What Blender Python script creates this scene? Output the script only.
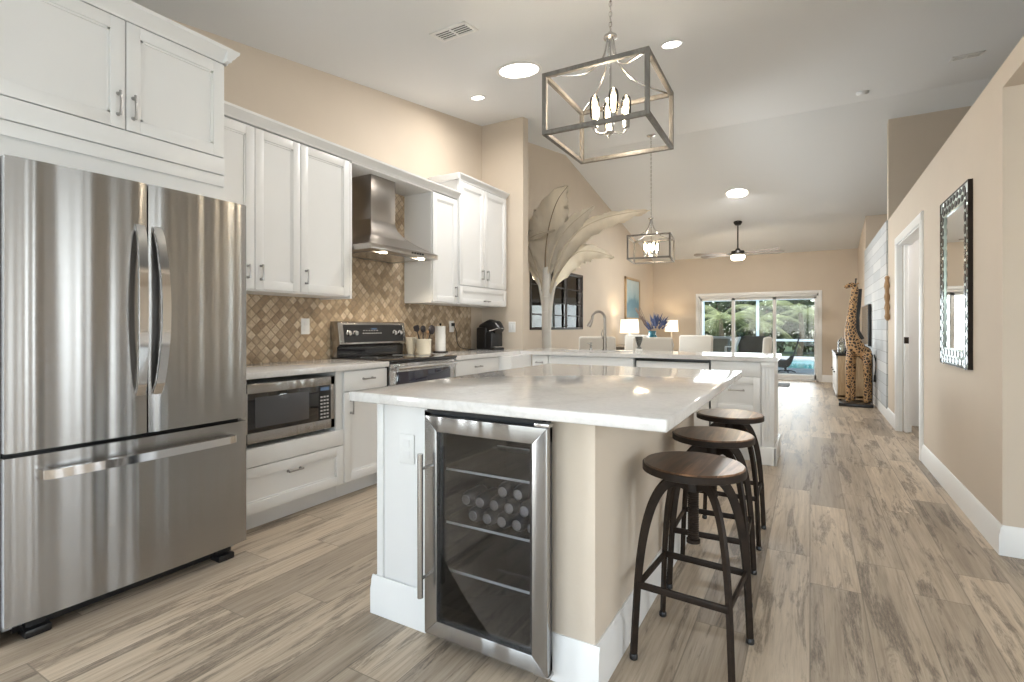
import bpy, bmesh, math, random
from mathutils import Vector, Matrix, noise
random.seed(7)
for o in list(bpy.data.objects): bpy.data.objects.remove(o)
SC = bpy.context.scene
COL = SC.collection
PI = math.pi

# ------------------------------------------------------------------ camera, world, sun, exposure
CAMH = 1.16
cd = bpy.data.cameras.new('camera'); cam = bpy.data.objects.new('camera', cd); COL.objects.link(cam)
cam.location = (0, 0, CAMH); cam.rotation_euler = (PI/2, 0, math.atan(298/516))
cd.sensor_width = 36; cd.lens = 516/1024*36; cd.shift_y = -14/1024; cd.clip_start = .05; cd.clip_end = 200
SC.camera = cam
SC.view_settings.view_transform = 'Standard'; SC.view_settings.look = 'None'
SC.view_settings.gamma = 1; SC.view_settings.use_curve_mapping = False
SC.view_settings.exposure = 0.72
W = bpy.data.worlds.new('world'); SC.world = W; W.use_nodes = True
wn = W.node_tree.nodes; wl = W.node_tree.links
sky = wn.new('ShaderNodeTexSky'); sky.sky_type = 'NISHITA'; sky.sun_elevation = math.radians(52); sky.sun_rotation = math.radians(200)
sky.sun_disc = False
wl.new(sky.outputs[0], wn['Background'].inputs[0]); wn['Background'].inputs[1].default_value = 0.22
sd = bpy.data.lights.new('sun', 'SUN'); sd.energy = 2.3; sd.angle = .02; sd.color = (1, .95, .87)
so = bpy.data.objects.new('sun', sd); COL.objects.link(so); so.rotation_euler = (math.radians(38), 0, math.radians(75))

def area(name, loc, rot, sx, sy, power, color=(1, 1, 1)):
    l = bpy.data.lights.new(name, 'AREA'); l.shape = 'RECTANGLE'; l.size = sx; l.size_y = sy
    l.energy = power; l.color = color
    o = bpy.data.objects.new(name, l); COL.objects.link(o); o.location = loc; o.rotation_euler = rot
    return o
# daylight at the slider and the dining window, plus added lamps out of view
area('fill_rear', (-.1, -3.3, 1.25), (math.radians(90), 0, 0), 6.0, 2.0, 80, (.90, .95, 1))  # added broad soft lamp for faces turned towards the camera
for yy in (-.55, .75, 2.1): area('streak_fill_side', (3.45, yy, 1.3), (math.radians(90), 0, math.radians(90)), .5, 1.9, 20, (.93, .96, 1))  # added narrow lamps that put upright streaks on the refrigerator steel
area('daylight_slider', (-1.05, 13.1, 1.0), (math.radians(-90), 0, 0), 2.4, 1.8, 52, (.92, .97, 1))
area('fill_left', (-3.6, -1.4, 1.4), (math.radians(90), 0, math.radians(-90)), 2.3, 1.6, 190, (.95, .97, 1))  # added unseen lamp that brightens the right wall
area('daylight_dining', (-3.55, 7.2, 1.6), (math.radians(90), 0, math.radians(-90)), 1.9, .95, 90, (.95, .98, 1))

# ------------------------------------------------------------------ materials
def nt(name):
    m = bpy.data.materials.new(name); m.use_nodes = True
    return m, m.node_tree.nodes, m.node_tree.links, m.node_tree.nodes['Principled BSDF']
def pbr(name, col, rough=.5, metal=0, var=0, scale=8, bump=0, bscale=40, emit=None, es=0, spec=None, coat=0, stretch=None, sheen=0):
    m, n, l, b = nt(name)
    b.inputs['Base Color'].default_value = (*col, 1); b.inputs['Roughness'].default_value = rough
    b.inputs['Metallic'].default_value = metal
    if spec is not None: b.inputs['Specular IOR Level'].default_value = spec
    if coat: b.inputs['Coat Weight'].default_value = coat; b.inputs['Coat Roughness'].default_value = .08
    if sheen: b.inputs['Sheen Weight'].default_value = sheen
    if emit: b.inputs['Emission Color'].default_value = (*emit, 1); b.inputs['Emission Strength'].default_value = es
    tc = n.new('ShaderNodeTexCoord'); mp = n.new('ShaderNodeMapping'); l.new(tc.outputs['Object'], mp.inputs[0])
    if stretch: mp.inputs['Scale'].default_value = stretch
    if var:
        t = n.new('ShaderNodeTexNoise'); t.inputs['Scale'].default_value = scale; t.inputs['Detail'].default_value = 4
        l.new(mp.outputs[0], t.inputs[0])
        r = n.new('ShaderNodeValToRGB'); l.new(t.outputs[0], r.inputs[0])
        r.color_ramp.elements[0].position = .3; r.color_ramp.elements[1].position = .7
        r.color_ramp.elements[0].color = (*[max(0, c*(1-var)) for c in col], 1)
        r.color_ramp.elements[1].color = (*[min(1, c*(1+var)) for c in col], 1)
        l.new(r.outputs[0], b.inputs['Base Color'])
    if bump:
        t2 = n.new('ShaderNodeTexNoise'); t2.inputs['Scale'].default_value = bscale; t2.inputs['Detail'].default_value = 3
        l.new(mp.outputs[0], t2.inputs[0])
        bp = n.new('ShaderNodeBump'); bp.inputs['Strength'].default_value = bump; bp.inputs['Distance'].default_value = .01
        l.new(t2.outputs[0], bp.inputs['Height']); l.new(bp.outputs[0], b.inputs['Normal'])
    return m
def mth(n, l, op, a, b=None, c=None):
    x = n.new('ShaderNodeMath'); x.operation = op
    for i, v in enumerate((a, b, c)):
        if v is None: continue
        if isinstance(v, (int, float)): x.inputs[i].default_value = v
        else: l.new(v, x.inputs[i])
    return x.outputs[0]
def ramp(n, l, src, stops):
    r = n.new('ShaderNodeValToRGB'); l.new(src, r.inputs[0]); e = r.color_ramp.elements
    while len(e) < len(stops): e.new(.5)
    for i, (p, c) in enumerate(stops): e[i].position = p; e[i].color = (*c, 1)
    return r.outputs[0]
def mixc(n, l, fac, a, b, mode='MIX'):
    x = n.new('ShaderNodeMix'); x.data_type = 'RGBA'; x.blend_type = mode
    for s, v in ((0, fac), (6, a), (7, b)):
        if isinstance(v, (int, float)): x.inputs[s].default_value = v
        elif isinstance(v, tuple): x.inputs[s].default_value = (*v, 1)
        else: l.new(v, x.inputs[s])
    return x.outputs[2]

def floor_mat():
    m, n, l, b = nt('wood_look_tile')
    tc = n.new('ShaderNodeTexCoord'); sp = n.new('ShaderNodeSeparateXYZ'); l.new(tc.outputs['Object'], sp.inputs[0])
    PW, PL = .195, 1.2
    u = mth(n, l, 'DIVIDE', sp.outputs[0], PW); row = mth(n, l, 'FLOOR', u)
    wr = n.new('ShaderNodeTexWhiteNoise'); wr.noise_dimensions = '1D'; l.new(row, wr.inputs['W'])
    v = mth(n, l, 'ADD', mth(n, l, 'DIVIDE', sp.outputs[1], PL), mth(n, l, 'MULTIPLY', wr.outputs[0], 3.0)); cell = mth(n, l, 'FLOOR', v)
    cb = n.new('ShaderNodeCombineXYZ'); l.new(row, cb.inputs[0]); l.new(cell, cb.inputs[1])
    wc = n.new('ShaderNodeTexWhiteNoise'); wc.noise_dimensions = '2D'; l.new(cb.outputs[0], wc.inputs['Vector'])
    # streak noise, offset per plank
    off = n.new('ShaderNodeCombineXYZ'); l.new(mth(n, l, 'MULTIPLY', wc.outputs[0], 37.0), off.inputs[2]); l.new(mth(n, l, 'MULTIPLY', wc.outputs[0], 11.0), off.inputs[0])
    va = n.new('ShaderNodeVectorMath'); va.operation = 'ADD'; l.new(tc.outputs['Object'], va.inputs[0]); l.new(off.outputs[0], va.inputs[1])
    def ns(sx, sy, scale, det, dist=0, rough=.55):
        mp = n.new('ShaderNodeMapping'); mp.inputs['Scale'].default_value = (sx, sy, 1); l.new(va.outputs[0], mp.inputs[0])
        t = n.new('ShaderNodeTexNoise'); t.inputs['Scale'].default_value = scale; t.inputs['Detail'].default_value = det
        t.inputs['Distortion'].default_value = dist; t.inputs['Roughness'].default_value = rough; l.new(mp.outputs[0], t.inputs[0]); return t.outputs[0]
    broad = ns(6, .45, 2.0, 4, .4); fine = ns(34, 1.2, 2.2, 5, .4, .7); patch = ns(8, .85, 1.6, 7, .5, .72); speck = ns(70, 8, 2, 5, 0, .85)
    base = ramp(n, l, broad, [(.30, (.26, .205, .15)), (.5, (.47, .39, .30)), (.68, (.62, .535, .43))])
    base = mixc(n, l, .55, base, ramp(n, l, fine, [(.32, (.29, .235, .18)), (.52, (.53, .45, .355)), (.75, (.68, .60, .50))]))
    dark = mth(n, l, 'MULTIPLY', ramp(n, l, patch, [(.52, (0, 0, 0)), (.59, (1, 1, 1))]), ramp(n, l, speck, [(.36, (.25,)*3), (.56, (1, 1, 1))]))
    dark = mth(n, l, 'MULTIPLY', dark, .8)
    base = mixc(n, l, dark, base, (.15, .12, .098))
    tone = ramp(n, l, wc.outputs[0], [(0, (.68, .66, .65)), (.5, (.92, .90, .88)), (1, (1.15, 1.12, 1.08))])
    base = mixc(n, l, 1.0, base, tone, 'MULTIPLY')
    fu = mth(n, l, 'FRACT', u); fv = mth(n, l, 'FRACT', v)
    eu = mth(n, l, 'MINIMUM', fu, mth(n, l, 'SUBTRACT', 1, fu)); ev = mth(n, l, 'MINIMUM', fv, mth(n, l, 'SUBTRACT', 1, fv))
    g = mth(n, l, 'MAXIMUM', mth(n, l, 'LESS_THAN', eu, .011), mth(n, l, 'LESS_THAN', ev, .0018))
    base = mixc(n, l, mth(n, l, 'MULTIPLY', g, .75), base, (.22, .18, .14))
    l.new(base, b.inputs['Base Color']); b.inputs['Specular IOR Level'].default_value = .3
    l.new(ramp(n, l, fine, [(.3, (.34,)*3), (.7, (.46,)*3)]), b.inputs['Roughness'])
    bp = n.new('ShaderNodeBump'); bp.inputs['Strength'].default_value = .35; bp.inputs['Distance'].default_value = .004
    l.new(mth(n, l, 'SUBTRACT', fine, g), bp.inputs['Height']); l.new(bp.outputs[0], b.inputs['Normal'])
    return m
def tile_mat():
    m, n, l, b = nt('travertine_diamond_tile')
    tc = n.new('ShaderNodeTexCoord'); sp = n.new('ShaderNodeSeparateXYZ'); l.new(tc.outputs['Object'], sp.inputs[0])
    S = .052*1.41421
    a = mth(n, l, 'DIVIDE', mth(n, l, 'ADD', sp.outputs[1], sp.outputs[2]), S); c = mth(n, l, 'DIVIDE', mth(n, l, 'SUBTRACT', sp.outputs[1], sp.outputs[2]), S)
    cb = n.new('ShaderNodeCombineXYZ'); l.new(mth(n, l, 'FLOOR', a), cb.inputs[0]); l.new(mth(n, l, 'FLOOR', c), cb.inputs[1])
    wc = n.new('ShaderNodeTexWhiteNoise'); wc.noise_dimensions = '2D'; l.new(cb.outputs[0], wc.inputs['Vector'])
    base = ramp(n, l, wc.outputs[0], [(0, (.31, .23, .15)), (.35, (.42, .32, .215)), (.7, (.54, .43, .30)), (1, (.66, .56, .43))])
    t = n.new('ShaderNodeTexNoise'); t.inputs['Scale'].default_value = 45; t.inputs['Detail'].default_value = 4; l.new(tc.outputs['Object'], t.inputs[0])
    base = mixc(n, l, 1.0, base, ramp(n, l, t.outputs[0], [(.3, (.78, .76, .74)), (.7, (1.12, 1.1, 1.08))]), 'MULTIPLY')
    fa = mth(n, l, 'FRACT', a); fc = mth(n, l, 'FRACT', c)
    e = mth(n, l, 'MINIMUM', mth(n, l, 'MINIMUM', fa, mth(n, l, 'SUBTRACT', 1, fa)), mth(n, l, 'MINIMUM', fc, mth(n, l, 'SUBTRACT', 1, fc)))
    base = mixc(n, l, mth(n, l, 'LESS_THAN', e, .045), base, (.27, .20, .135))
    l.new(base, b.inputs['Base Color']); b.inputs['Roughness'].default_value = .45
    bp = n.new('ShaderNodeBump'); bp.inputs['Strength'].default_value = .8; bp.inputs['Distance'].default_value = .006
    l.new(ramp(n, l, e, [(0, (0, 0, 0)), (.16, (1, 1, 1))]), bp.inputs['Height']); l.new(bp.outputs[0], b.inputs['Normal'])
    return m
def stone_mat():
    m, n, l, b = nt('white_quartz')
    tc = n.new('ShaderNodeTexCoord')
    t = n.new('ShaderNodeTexNoise'); t.inputs['Scale'].default_value = 2.4; t.inputs['Detail'].default_value = 8; t.inputs['Distortion'].default_value = 1.6; l.new(tc.outputs['Object'], t.inputs[0])
    vein = ramp(n, l, t.outputs[0], [(.40, (.72, .70, .685)), (.485, (.705, .685, .67)), (.505, (.66, .64, .625)), (.525, (.70, .685, .67)), (.7, (.74, .725, .71))])
    t2 = n.new('ShaderNodeTexNoise'); t2.inputs['Scale'].default_value = 60; t2.inputs['Detail'].default_value = 3; l.new(tc.outputs['Object'], t2.inputs[0])
    base = mixc(n, l, 1.0, vein, ramp(n, l, t2.outputs[0], [(.3, (.93,)*3), (.6, (1, 1, 1))]), 'MULTIPLY')
    l.new(base, b.inputs['Base Color']); b.inputs['Roughness'].default_value = .10; b.inputs['Specular IOR Level'].default_value = .7
    return m
def wood_mat(name, c1, c2, axis=1, scale=3, rough=.4, planks=0):
    m, n, l, b = nt(name)
    tc = n.new('ShaderNodeTexCoord'); mp = n.new('ShaderNodeMapping'); l.new(tc.outputs['Object'], mp.inputs[0])
    s = [14, 14, 14]; s[axis] = 1.2; mp.inputs['Scale'].default_value = s
    t = n.new('ShaderNodeTexNoise'); t.inputs['Scale'].default_value = scale; t.inputs['Detail'].default_value = 6; t.inputs['Distortion'].default_value = .8; l.new(mp.outputs[0], t.inputs[0])
    base = ramp(n, l, t.outputs[0], [(.3, c1), (.7, c2)])
    if planks:
        sp = n.new('ShaderNodeSeparateXYZ'); l.new(tc.outputs['Object'], sp.inputs[0])
        w = n.new('ShaderNodeTexWhiteNoise'); w.noise_dimensions = '1D'
        l.new(mth(n, l, 'FLOOR', mth(n, l, 'DIVIDE', sp.outputs[0 if axis == 1 else 1], planks)), w.inputs['W'])
        base = mixc(n, l, 1.0, base, ramp(n, l, w.outputs[0], [(0, (.35, .31, .28)), (1, (1.7, 1.65, 1.6))]), 'MULTIPLY')
    l.new(base, b.inputs['Base Color']); b.inputs['Roughness'].default_value = rough
    bp = n.new('ShaderNodeBump'); bp.inputs['Strength'].default_value = .2; bp.inputs['Distance'].default_value = .003
    l.new(t.outputs[0], bp.inputs['Height']); l.new(bp.outputs[0], b.inputs['Normal'])
    return m
def steel_mat(name, col=(.40, .392, .384), rough=.27, axis=2, aniso=.85, bulge=.35):
    m, n, l, b = nt(name)
    b.inputs['Base Color'].default_value = (*col, 1); b.inputs['Metallic'].default_value = 1
    tc = n.new('ShaderNodeTexCoord'); mp = n.new('ShaderNodeMapping'); l.new(tc.outputs['Object'], mp.inputs[0])
    s = [1.5, 1.5, 1.5]; s[axis] = 160; mp.inputs['Scale'].default_value = s
    t = n.new('ShaderNodeTexNoise'); t.inputs['Scale'].default_value = 3; t.inputs['Detail'].default_value = 4; l.new(mp.outputs[0], t.inputs[0])
    b.inputs['Roughness'].default_value = rough
    l.new(ramp(n, l, t.outputs[0], [(.3, tuple(c*.97 for c in col)), (.7, tuple(c*1.03 for c in col))]), b.inputs['Base Color'])
    b.inputs['Anisotropic'].default_value = aniso; b.inputs['Anisotropic Rotation'].default_value = .25
    tg = n.new('ShaderNodeTangent'); tg.direction_type = 'RADIAL'; tg.axis = 'Z'; l.new(tg.outputs[0], b.inputs['Tangent'])
    # gentle bulges of the sheet
    mp2 = n.new('ShaderNodeMapping'); mp2.inputs['Scale'].default_value = (8, 8, .10); l.new(tc.outputs['Object'], mp2.inputs[0])
    t3 = n.new('ShaderNodeTexNoise'); t3.inputs['Scale'].default_value = 1.1; t3.inputs['Detail'].default_value = 1; l.new(mp2.outputs[0], t3.inputs[0])
    bp = n.new('ShaderNodeBump'); bp.inputs['Strength'].default_value = bulge; bp.inputs['Distance'].default_value = .05
    l.new(t3.outputs[0], bp.inputs['Height']); l.new(bp.outputs[0], b.inputs['Normal'])
    return m
def glass_mat(name, tint=(.96, .98, .98), refl=0, rough=0):
    m, n, l, b = nt(name); n.remove(b)
    tr = n.new('ShaderNodeBsdfTransparent'); tr.inputs[0].default_value = (*tint, 1)
    gl = n.new('ShaderNodeBsdfGlossy'); gl.inputs['Roughness'].default_value = rough
    fr = n.new('ShaderNodeFresnel'); fr.inputs[0].default_value = 1.45
    mx = n.new('ShaderNodeMixShader'); l.new(mth(n, l, 'ADD', fr.outputs[0], refl), mx.inputs[0])
    l.new(tr.outputs[0], mx.inputs[1]); l.new(gl.outputs[0], mx.inputs[2]); l.new(mx.outputs[0], n['Material Output'].inputs[0])
    return m
def spot_mat():
    m, n, l, b = nt('giraffe_paint')
    tc = n.new('ShaderNodeTexCoord'); v = n.new('ShaderNodeTexVoronoi'); v.feature = 'DISTANCE_TO_EDGE'; v.inputs['Scale'].default_value = 24
    l.new(tc.outputs['Object'], v.inputs['Vector'])
    l.new(ramp(n, l, v.outputs[0], [(.10, (.50, .29, .13)), (.15, (.035, .018, .01))]), b.inputs['Base Color']); b.inputs['Roughness'].default_value = .4
    return m
def shiplap_mat():
    m, n, l, b = nt('whitewashed_planks')
    tc = n.new('ShaderNodeTexCoord'); sp = n.new('ShaderNodeSeparateXYZ'); l.new(tc.outputs['Object'], sp.inputs[0])
    r = mth(n, l, 'DIVIDE', sp.outputs[2], .14); row = mth(n, l, 'FLOOR', r)
    wr = n.new('ShaderNodeTexWhiteNoise'); wr.noise_dimensions = '1D'; l.new(row, wr.inputs['W'])
    v = mth(n, l, 'ADD', mth(n, l, 'DIVIDE', sp.outputs[1], .9), mth(n, l, 'MULTIPLY', wr.outputs[0], 3))
    cb = n.new('ShaderNodeCombineXYZ'); l.new(row, cb.inputs[0]); l.new(mth(n, l, 'FLOOR', v), cb.inputs[1])
    wc = n.new('ShaderNodeTexWhiteNoise'); wc.noise_dimensions = '2D'; l.new(cb.outputs[0], wc.inputs['Vector'])
    base = ramp(n, l, wc.outputs[0], [(0, (.42, .45, .47)), (.5, (.50, .52, .54)), (1, (.60, .61, .61))])
    f = mth(n, l, 'FRACT', r); g = mth(n, l, 'LESS_THAN', f, .04)
    base = mixc(n, l, g, base, (.25, .26, .27)); l.new(base, b.inputs['Base Color']); b.inputs['Roughness'].default_value = .6
    return m

M = dict(
 floor=floor_mat(), tile=tile_mat(), stone=stone_mat(), shiplap=shiplap_mat(), spots=spot_mat(),
 wall=pbr('beige_wall_paint', (.625, .54, .445), .75, var=.015, scale=3, bump=.05, bscale=90),
 ceil=pbr('ceiling_paint', (.77, .785, .80), .9, bump=.15, bscale=120),
 white=pbr('white_cabinet_paint', (.80, .80, .795), .32, var=.01, scale=4),
 trim=pbr('white_trim_paint', (.82, .82, .81), .35),
 steel=steel_mat('brushed_steel'), steel_h=pbr('hood_steel', (.42, .39, .36), .3, 1),
 satin=pbr('satin_nickel', (.55, .54, .53), .25, 1), chrome=pbr('polished_chrome', (.75, .75, .76), .08, 1),
 pull=pbr('pewter_pull', (.38, .37, .36), .3, 1),
 bronze=pbr('dark_bronze_metal', (.020, .013, .009), .48, .0, spec=.22, var=.3, scale=25),
 black=pbr('black_plastic', (.012, .012, .013), .3), blackgl=pbr('black_glass', (.008, .008, .01), .04, coat=.5),
 dark=pbr('dark_rubber', (.03, .03, .03), .7), silver=pbr('silver_paint', (.55, .55, .56), .4), grey=pbr('grey_plastic', (.25, .25, .25), .5),
 seatwood=wood_mat('walnut_seat_wood', (.05, .024, .013), (.27, .15, .085), 1, 3, .3, .055),
 oak=wood_mat('oak_end_panel', (.38, .25, .13), (.56, .41, .25), 2, 3, .5),
 drift=wood_mat('driftwood', (.30, .17, .08), (.50, .33, .18), 2, 3, .6),
 lantern=wood_mat('greywashed_lantern_metal', (.13, .115, .10), (.21, .19, .17), 2, 3, .5),
 cream=pbr('cream_upholstery', (.66, .61, .54), .9, bump=.3, bscale=160, sheen=.3),
 leaf=pbr('cream_leaf', (.82, .75, .64), .6, var=.10, scale=5, bump=.4, bscale=18, stretch=(1, 1, .4)),
 stem=pbr('white_stem', (.72, .70, .66), .55, var=.08, scale=6, bump=.2), rib=pbr('leaf_rib', (.24, .17, .10), .6), palerib=pbr('pale_leaf_rib', (.60, .52, .40), .6),
 crock=pbr('cream_glaze', (.72, .66, .54), .2, coat=.4), paper=pbr('paper_towel', (.85, .84, .82), .9, bump=.3, bscale=120),
 wine_in=pbr('cooler_liner', (.035, .037, .04), .25), can=pbr('can_aluminium', (.55, .55, .56), .3, 1), redcan=pbr('can_side', (.05, .055, .07), .3, .4),
 shade=pbr('lamp_shade_linen', (.85, .80, .70), .9, emit=(1, .86, .66), es=.75),
 bulb=pbr('bulb_glow', (1, .9, .7), .4, emit=(1, .80, .52), es=22), can_glow=pbr('recessed_lens', (1, 1, 1), .5, emit=(1, .95, .87), es=6),
 fanglow=pbr('fan_light_bowl', (1, .97, .9), .4, emit=(1, .86, .64), es=3), hoodglow=pbr('hood_lamp', (1, .9, .7), .4, emit=(1, .85, .6), es=14),
 glass=glass_mat('clear_glass'), coolglass=glass_mat('cooler_door_glass', (.80, .81, .83), .02), bulbglass=glass_mat('bulb_glass', (.97, .95, .9), .02),
 mirror=pbr('mirror_silver', (.86, .88, .88), .01, 1), teal_frame=pbr('pale_silver_frame', (.42, .50, .47), .3, .6, var=.15, scale=20),
 inlay=pbr('dark_inlay', (.015, .017, .018), .2), tealart=pbr('teal_wash', (.22, .36, .40), .6, var=.45, scale=3), 
 teal=pbr('teal_ceramic', (.02, .16, .22), .15, coat=.5), blue=pbr('blue_petals', (.035, .055, .15), .6, var=.4, scale=30), twig=pbr('dry_twig', (.22, .15, .11), .8),
 green=pbr('foliage_green', (.06, .085, .03), .6, var=.5, scale=4), palm=pbr('palm_frond_green', (.42, .45, .20), .5, var=.35, scale=3), trunk=pbr('palm_trunk', (.20, .15, .10), .9, var=.3, scale=12, bump=.5),
 deck=pbr('patio_pavers', (.60, .58, .55), .8, var=.08, scale=2), water=pbr('pool_water', (.07, .52, .52), .08, var=.15, scale=3, bump=.3, bscale=6),
 stucco=pbr('grey_stucco', (.50, .48, .45), .9, bump=.3), wicker=pbr('dark_wicker', (.035, .032, .028), .7, bump=.6, bscale=60), alu=pbr('white_aluminium', (.80, .80, .79), .4),
 sling=pbr('dark_sling', (.05, .05, .05), .7), olive=pbr('olive_grey_panel', (.16, .155, .12), .6), concrete=pbr('grey_top', (.42, .42, .41), .6),
 fanblade=wood_mat('grey_fan_blade', (.20, .17, .15), (.32, .28, .25), 0, 3, .5), darkbronze=pbr('oil_rubbed_bronze', (.02, .018, .016), .35, .6),
 tvscreen=pbr('tv_screen', (.01, .012, .014), .12), rug=pbr('grey_mat', (.16, .17, .18), .95, var=.3, scale=20), sidewood=wood_mat('grey_sideboard_wood', (.16, .14, .12), (.27, .24, .21), 1, 3, .5),
 utensil=pbr('black_nylon', (.02, .015, .018), .4), nickel=pbr('warm_brushed_nickel', (.36, .33, .30), .28, 1), spoon=pbr('wooden_spoon', (.35, .20, .10), .6), fig=pbr('olive_card', (.25, .22, .08), .6),
 led=pbr('display_blue', (.03, .05, .08), .2, emit=(.3, .45, .7), es=.12), mwwin=pbr('microwave_window_mesh', (.07, .072, .08), .12, coat=.4), oven=pbr('oven_window', (.012, .012, .03), .05, coat=.6), printm=pbr('white_print', (.6, .6, .6), .5),
 candle=pbr('white_wax', (.85, .84, .8), .5), mottled=pbr('mottled_dark_glass', (.09, .09, .08), .15, var=.8, scale=60, coat=.5), brownstreak=pbr('brown_leaf_tip', (.16, .14, .07), .7),
)

def art_mat():
    m, n, l, b = nt('abstract_blue_canvas')
    tc = n.new('ShaderNodeTexCoord'); sp = n.new('ShaderNodeSeparateXYZ'); l.new(tc.outputs['Object'], sp.inputs[0])
    t = n.new('ShaderNodeTexNoise'); t.inputs['Scale'].default_value = 3.5; t.inputs['Detail'].default_value = 5; l.new(tc.outputs['Object'], t.inputs[0])
    v = mth(n, l, 'ADD', sp.outputs[2], mth(n, l, 'MULTIPLY', mth(n, l, 'SUBTRACT', t.outputs[0], .5), .6))
    l.new(ramp(n, l, v, [(.10, (.16, .30, .36)), (.35, (.10, .24, .33)), (.5, (.33, .47, .50)), (.8, (.52, .60, .60))]), b.inputs['Base Color']); b.inputs['Roughness'].default_value = .5
    return m
M['art'] = art_mat(); M['lawn'] = pbr('garden_lawn', (.10, .15, .05), .95, var=.3, scale=3)

# ------------------------------------------------------------------ mesh helpers
def NB(): return bmesh.new()
def box(bm, a, b, bev=0, seg=2):
    x0, x1 = sorted((a[0], b[0])); y0, y1 = sorted((a[1], b[1])); z0, z1 = sorted((a[2], b[2]))
    r = bmesh.ops.create_cube(bm, size=1)
    vs = r['verts']
    for v in vs:
        v.co = Vector(((x0+x1)/2+v.co.x*(x1-x0), (y0+y1)/2+v.co.y*(y1-y0), (z0+z1)/2+v.co.z*(z1-z0)))
    if bev > 0:
        bev = min(bev, .45*min(x1-x0, y1-y0, z1-z0))
        es = set(e for v in vs for e in v.link_edges)
        bmesh.ops.bevel(bm, geom=list(es), offset=bev, segments=seg, profile=.5, affect='EDGES')
def prism(bm, pts, z0, z1, axis='z', bev=0):
    """extrude polygon pts; axis z: (x,y); x: (y,z); y: (x,z)"""
    def P(p, h): return {'z': (p[0], p[1], h), 'x': (h, p[0], p[1]), 'y': (p[0], h, p[1])}[axis]
    A = [bm.verts.new(P(p, z0)) for p in pts]; B = [bm.verts.new(P(p, z1)) for p in pts]
    n = len(pts); fs = [bm.faces.new(A), bm.faces.new(B[::-1])]
    for i in range(n): fs.append(bm.faces.new((A[i], A[(i+1) % n], B[(i+1) % n], B[i])))
    if bev: bmesh.ops.bevel(bm, geom=list(set(e for f in fs for e in f.edges)), offset=bev, segments=2, profile=.5, affect='EDGES')
def lathe(bm, prof, c=(0, 0, 0), seg=24, axis='z', sx=1, sy=1, loop=False):
    rings = []
    for r, h in prof:
        ring = []
        for i in range(seg):
            t = 2*PI*i/seg; a, b2 = r*math.cos(t)*sx, r*math.sin(t)*sy
            p = {'z': (a, b2, h), 'x': (h, a, b2), 'y': (a, h, b2)}[axis]
            ring.append(bm.verts.new((c[0]+p[0], c[1]+p[1], c[2]+p[2])))
        rings.append(ring)
    for a, b2 in zip(rings, rings[1:]):
        for i in range(seg): bm.faces.new((a[i], a[(i+1) % seg], b2[(i+1) % seg], b2[i]))
    if loop:
        for i in range(seg): bm.faces.new((rings[-1][i], rings[-1][(i+1) % seg], rings[0][(i+1) % seg], rings[0][i]))
        return
    if prof[0][0] > 1e-5: bm.faces.new(rings[0][::-1])
    if prof[-1][0] > 1e-5: bm.faces.new(rings[-1])
def tube(bm, pts, r, seg=8, sect=None, up=None, cap=True):
    """sweep circle (or sect [(a,b)]) along pts; r float or list"""
    pts = [Vector(p) for p in pts]; n = len(pts); rings = []; prev = None
    for i, p in enumerate(pts):
        d = (pts[min(i+1, n-1)]-pts[max(i-1, 0)]).normalized()
        if up is not None: u = Vector(up); s = d.cross(u)
        elif prev is None: s = d.cross(Vector((0, 0, 1)) if abs(d.z) < .9 else Vector((1, 0, 0)))
        else: s = prev - d*prev.dot(d)
        s.normalize(); t = s.cross(d).normalized(); prev = s
        rr = r[i] if isinstance(r, (list, tuple)) else r
        S = sect or [(math.cos(2*PI*k/seg), math.sin(2*PI*k/seg)) for k in range(seg)]
        rings.append([bm.verts.new(p+(s*a+t*b2)*rr) for a, b2 in S])
    m = len(rings[0])
    for a, b2 in zip(rings, rings[1:]):
        for i in range(m): bm.faces.new((a[i], a[(i+1) % m], b2[(i+1) % m], b2[i]))
    if cap: bm.faces.new(rings[0][::-1]); bm.faces.new(rings[-1])
def sphere(bm, c, r, sx=1, sy=1, sz=1, u=16, v=10):
    q = bmesh.ops.create_uvsphere(bm, u_segments=u, v_segments=v, radius=r)
    for w in q['verts']: w.co = Vector((c[0]+w.co.x*sx, c[1]+w.co.y*sy, c[2]+w.co.z*sz))
def smoothpath(pts, k=6):
    P = [Vector(p) for p in pts]; out = []
    for i in range(len(P)-1):
        p0, p1, p2, p3 = P[max(i-1, 0)], P[i], P[i+1], P[min(i+2, len(P)-1)]
        for j in range(k):
            t = j/k
            out.append(.5*((2*p1)+(-p0+p2)*t+(2*p0-5*p1+4*p2-p3)*t*t+(-p0+3*p1-3*p2+p3)*t*t*t))
    out.append(P[-1]); return out
def rotz(bm, a, c=(0, 0, 0)): bmesh.ops.rotate(bm, verts=bm.verts, cent=c, matrix=Matrix.Rotation(a, 3, 'Z'))

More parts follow.
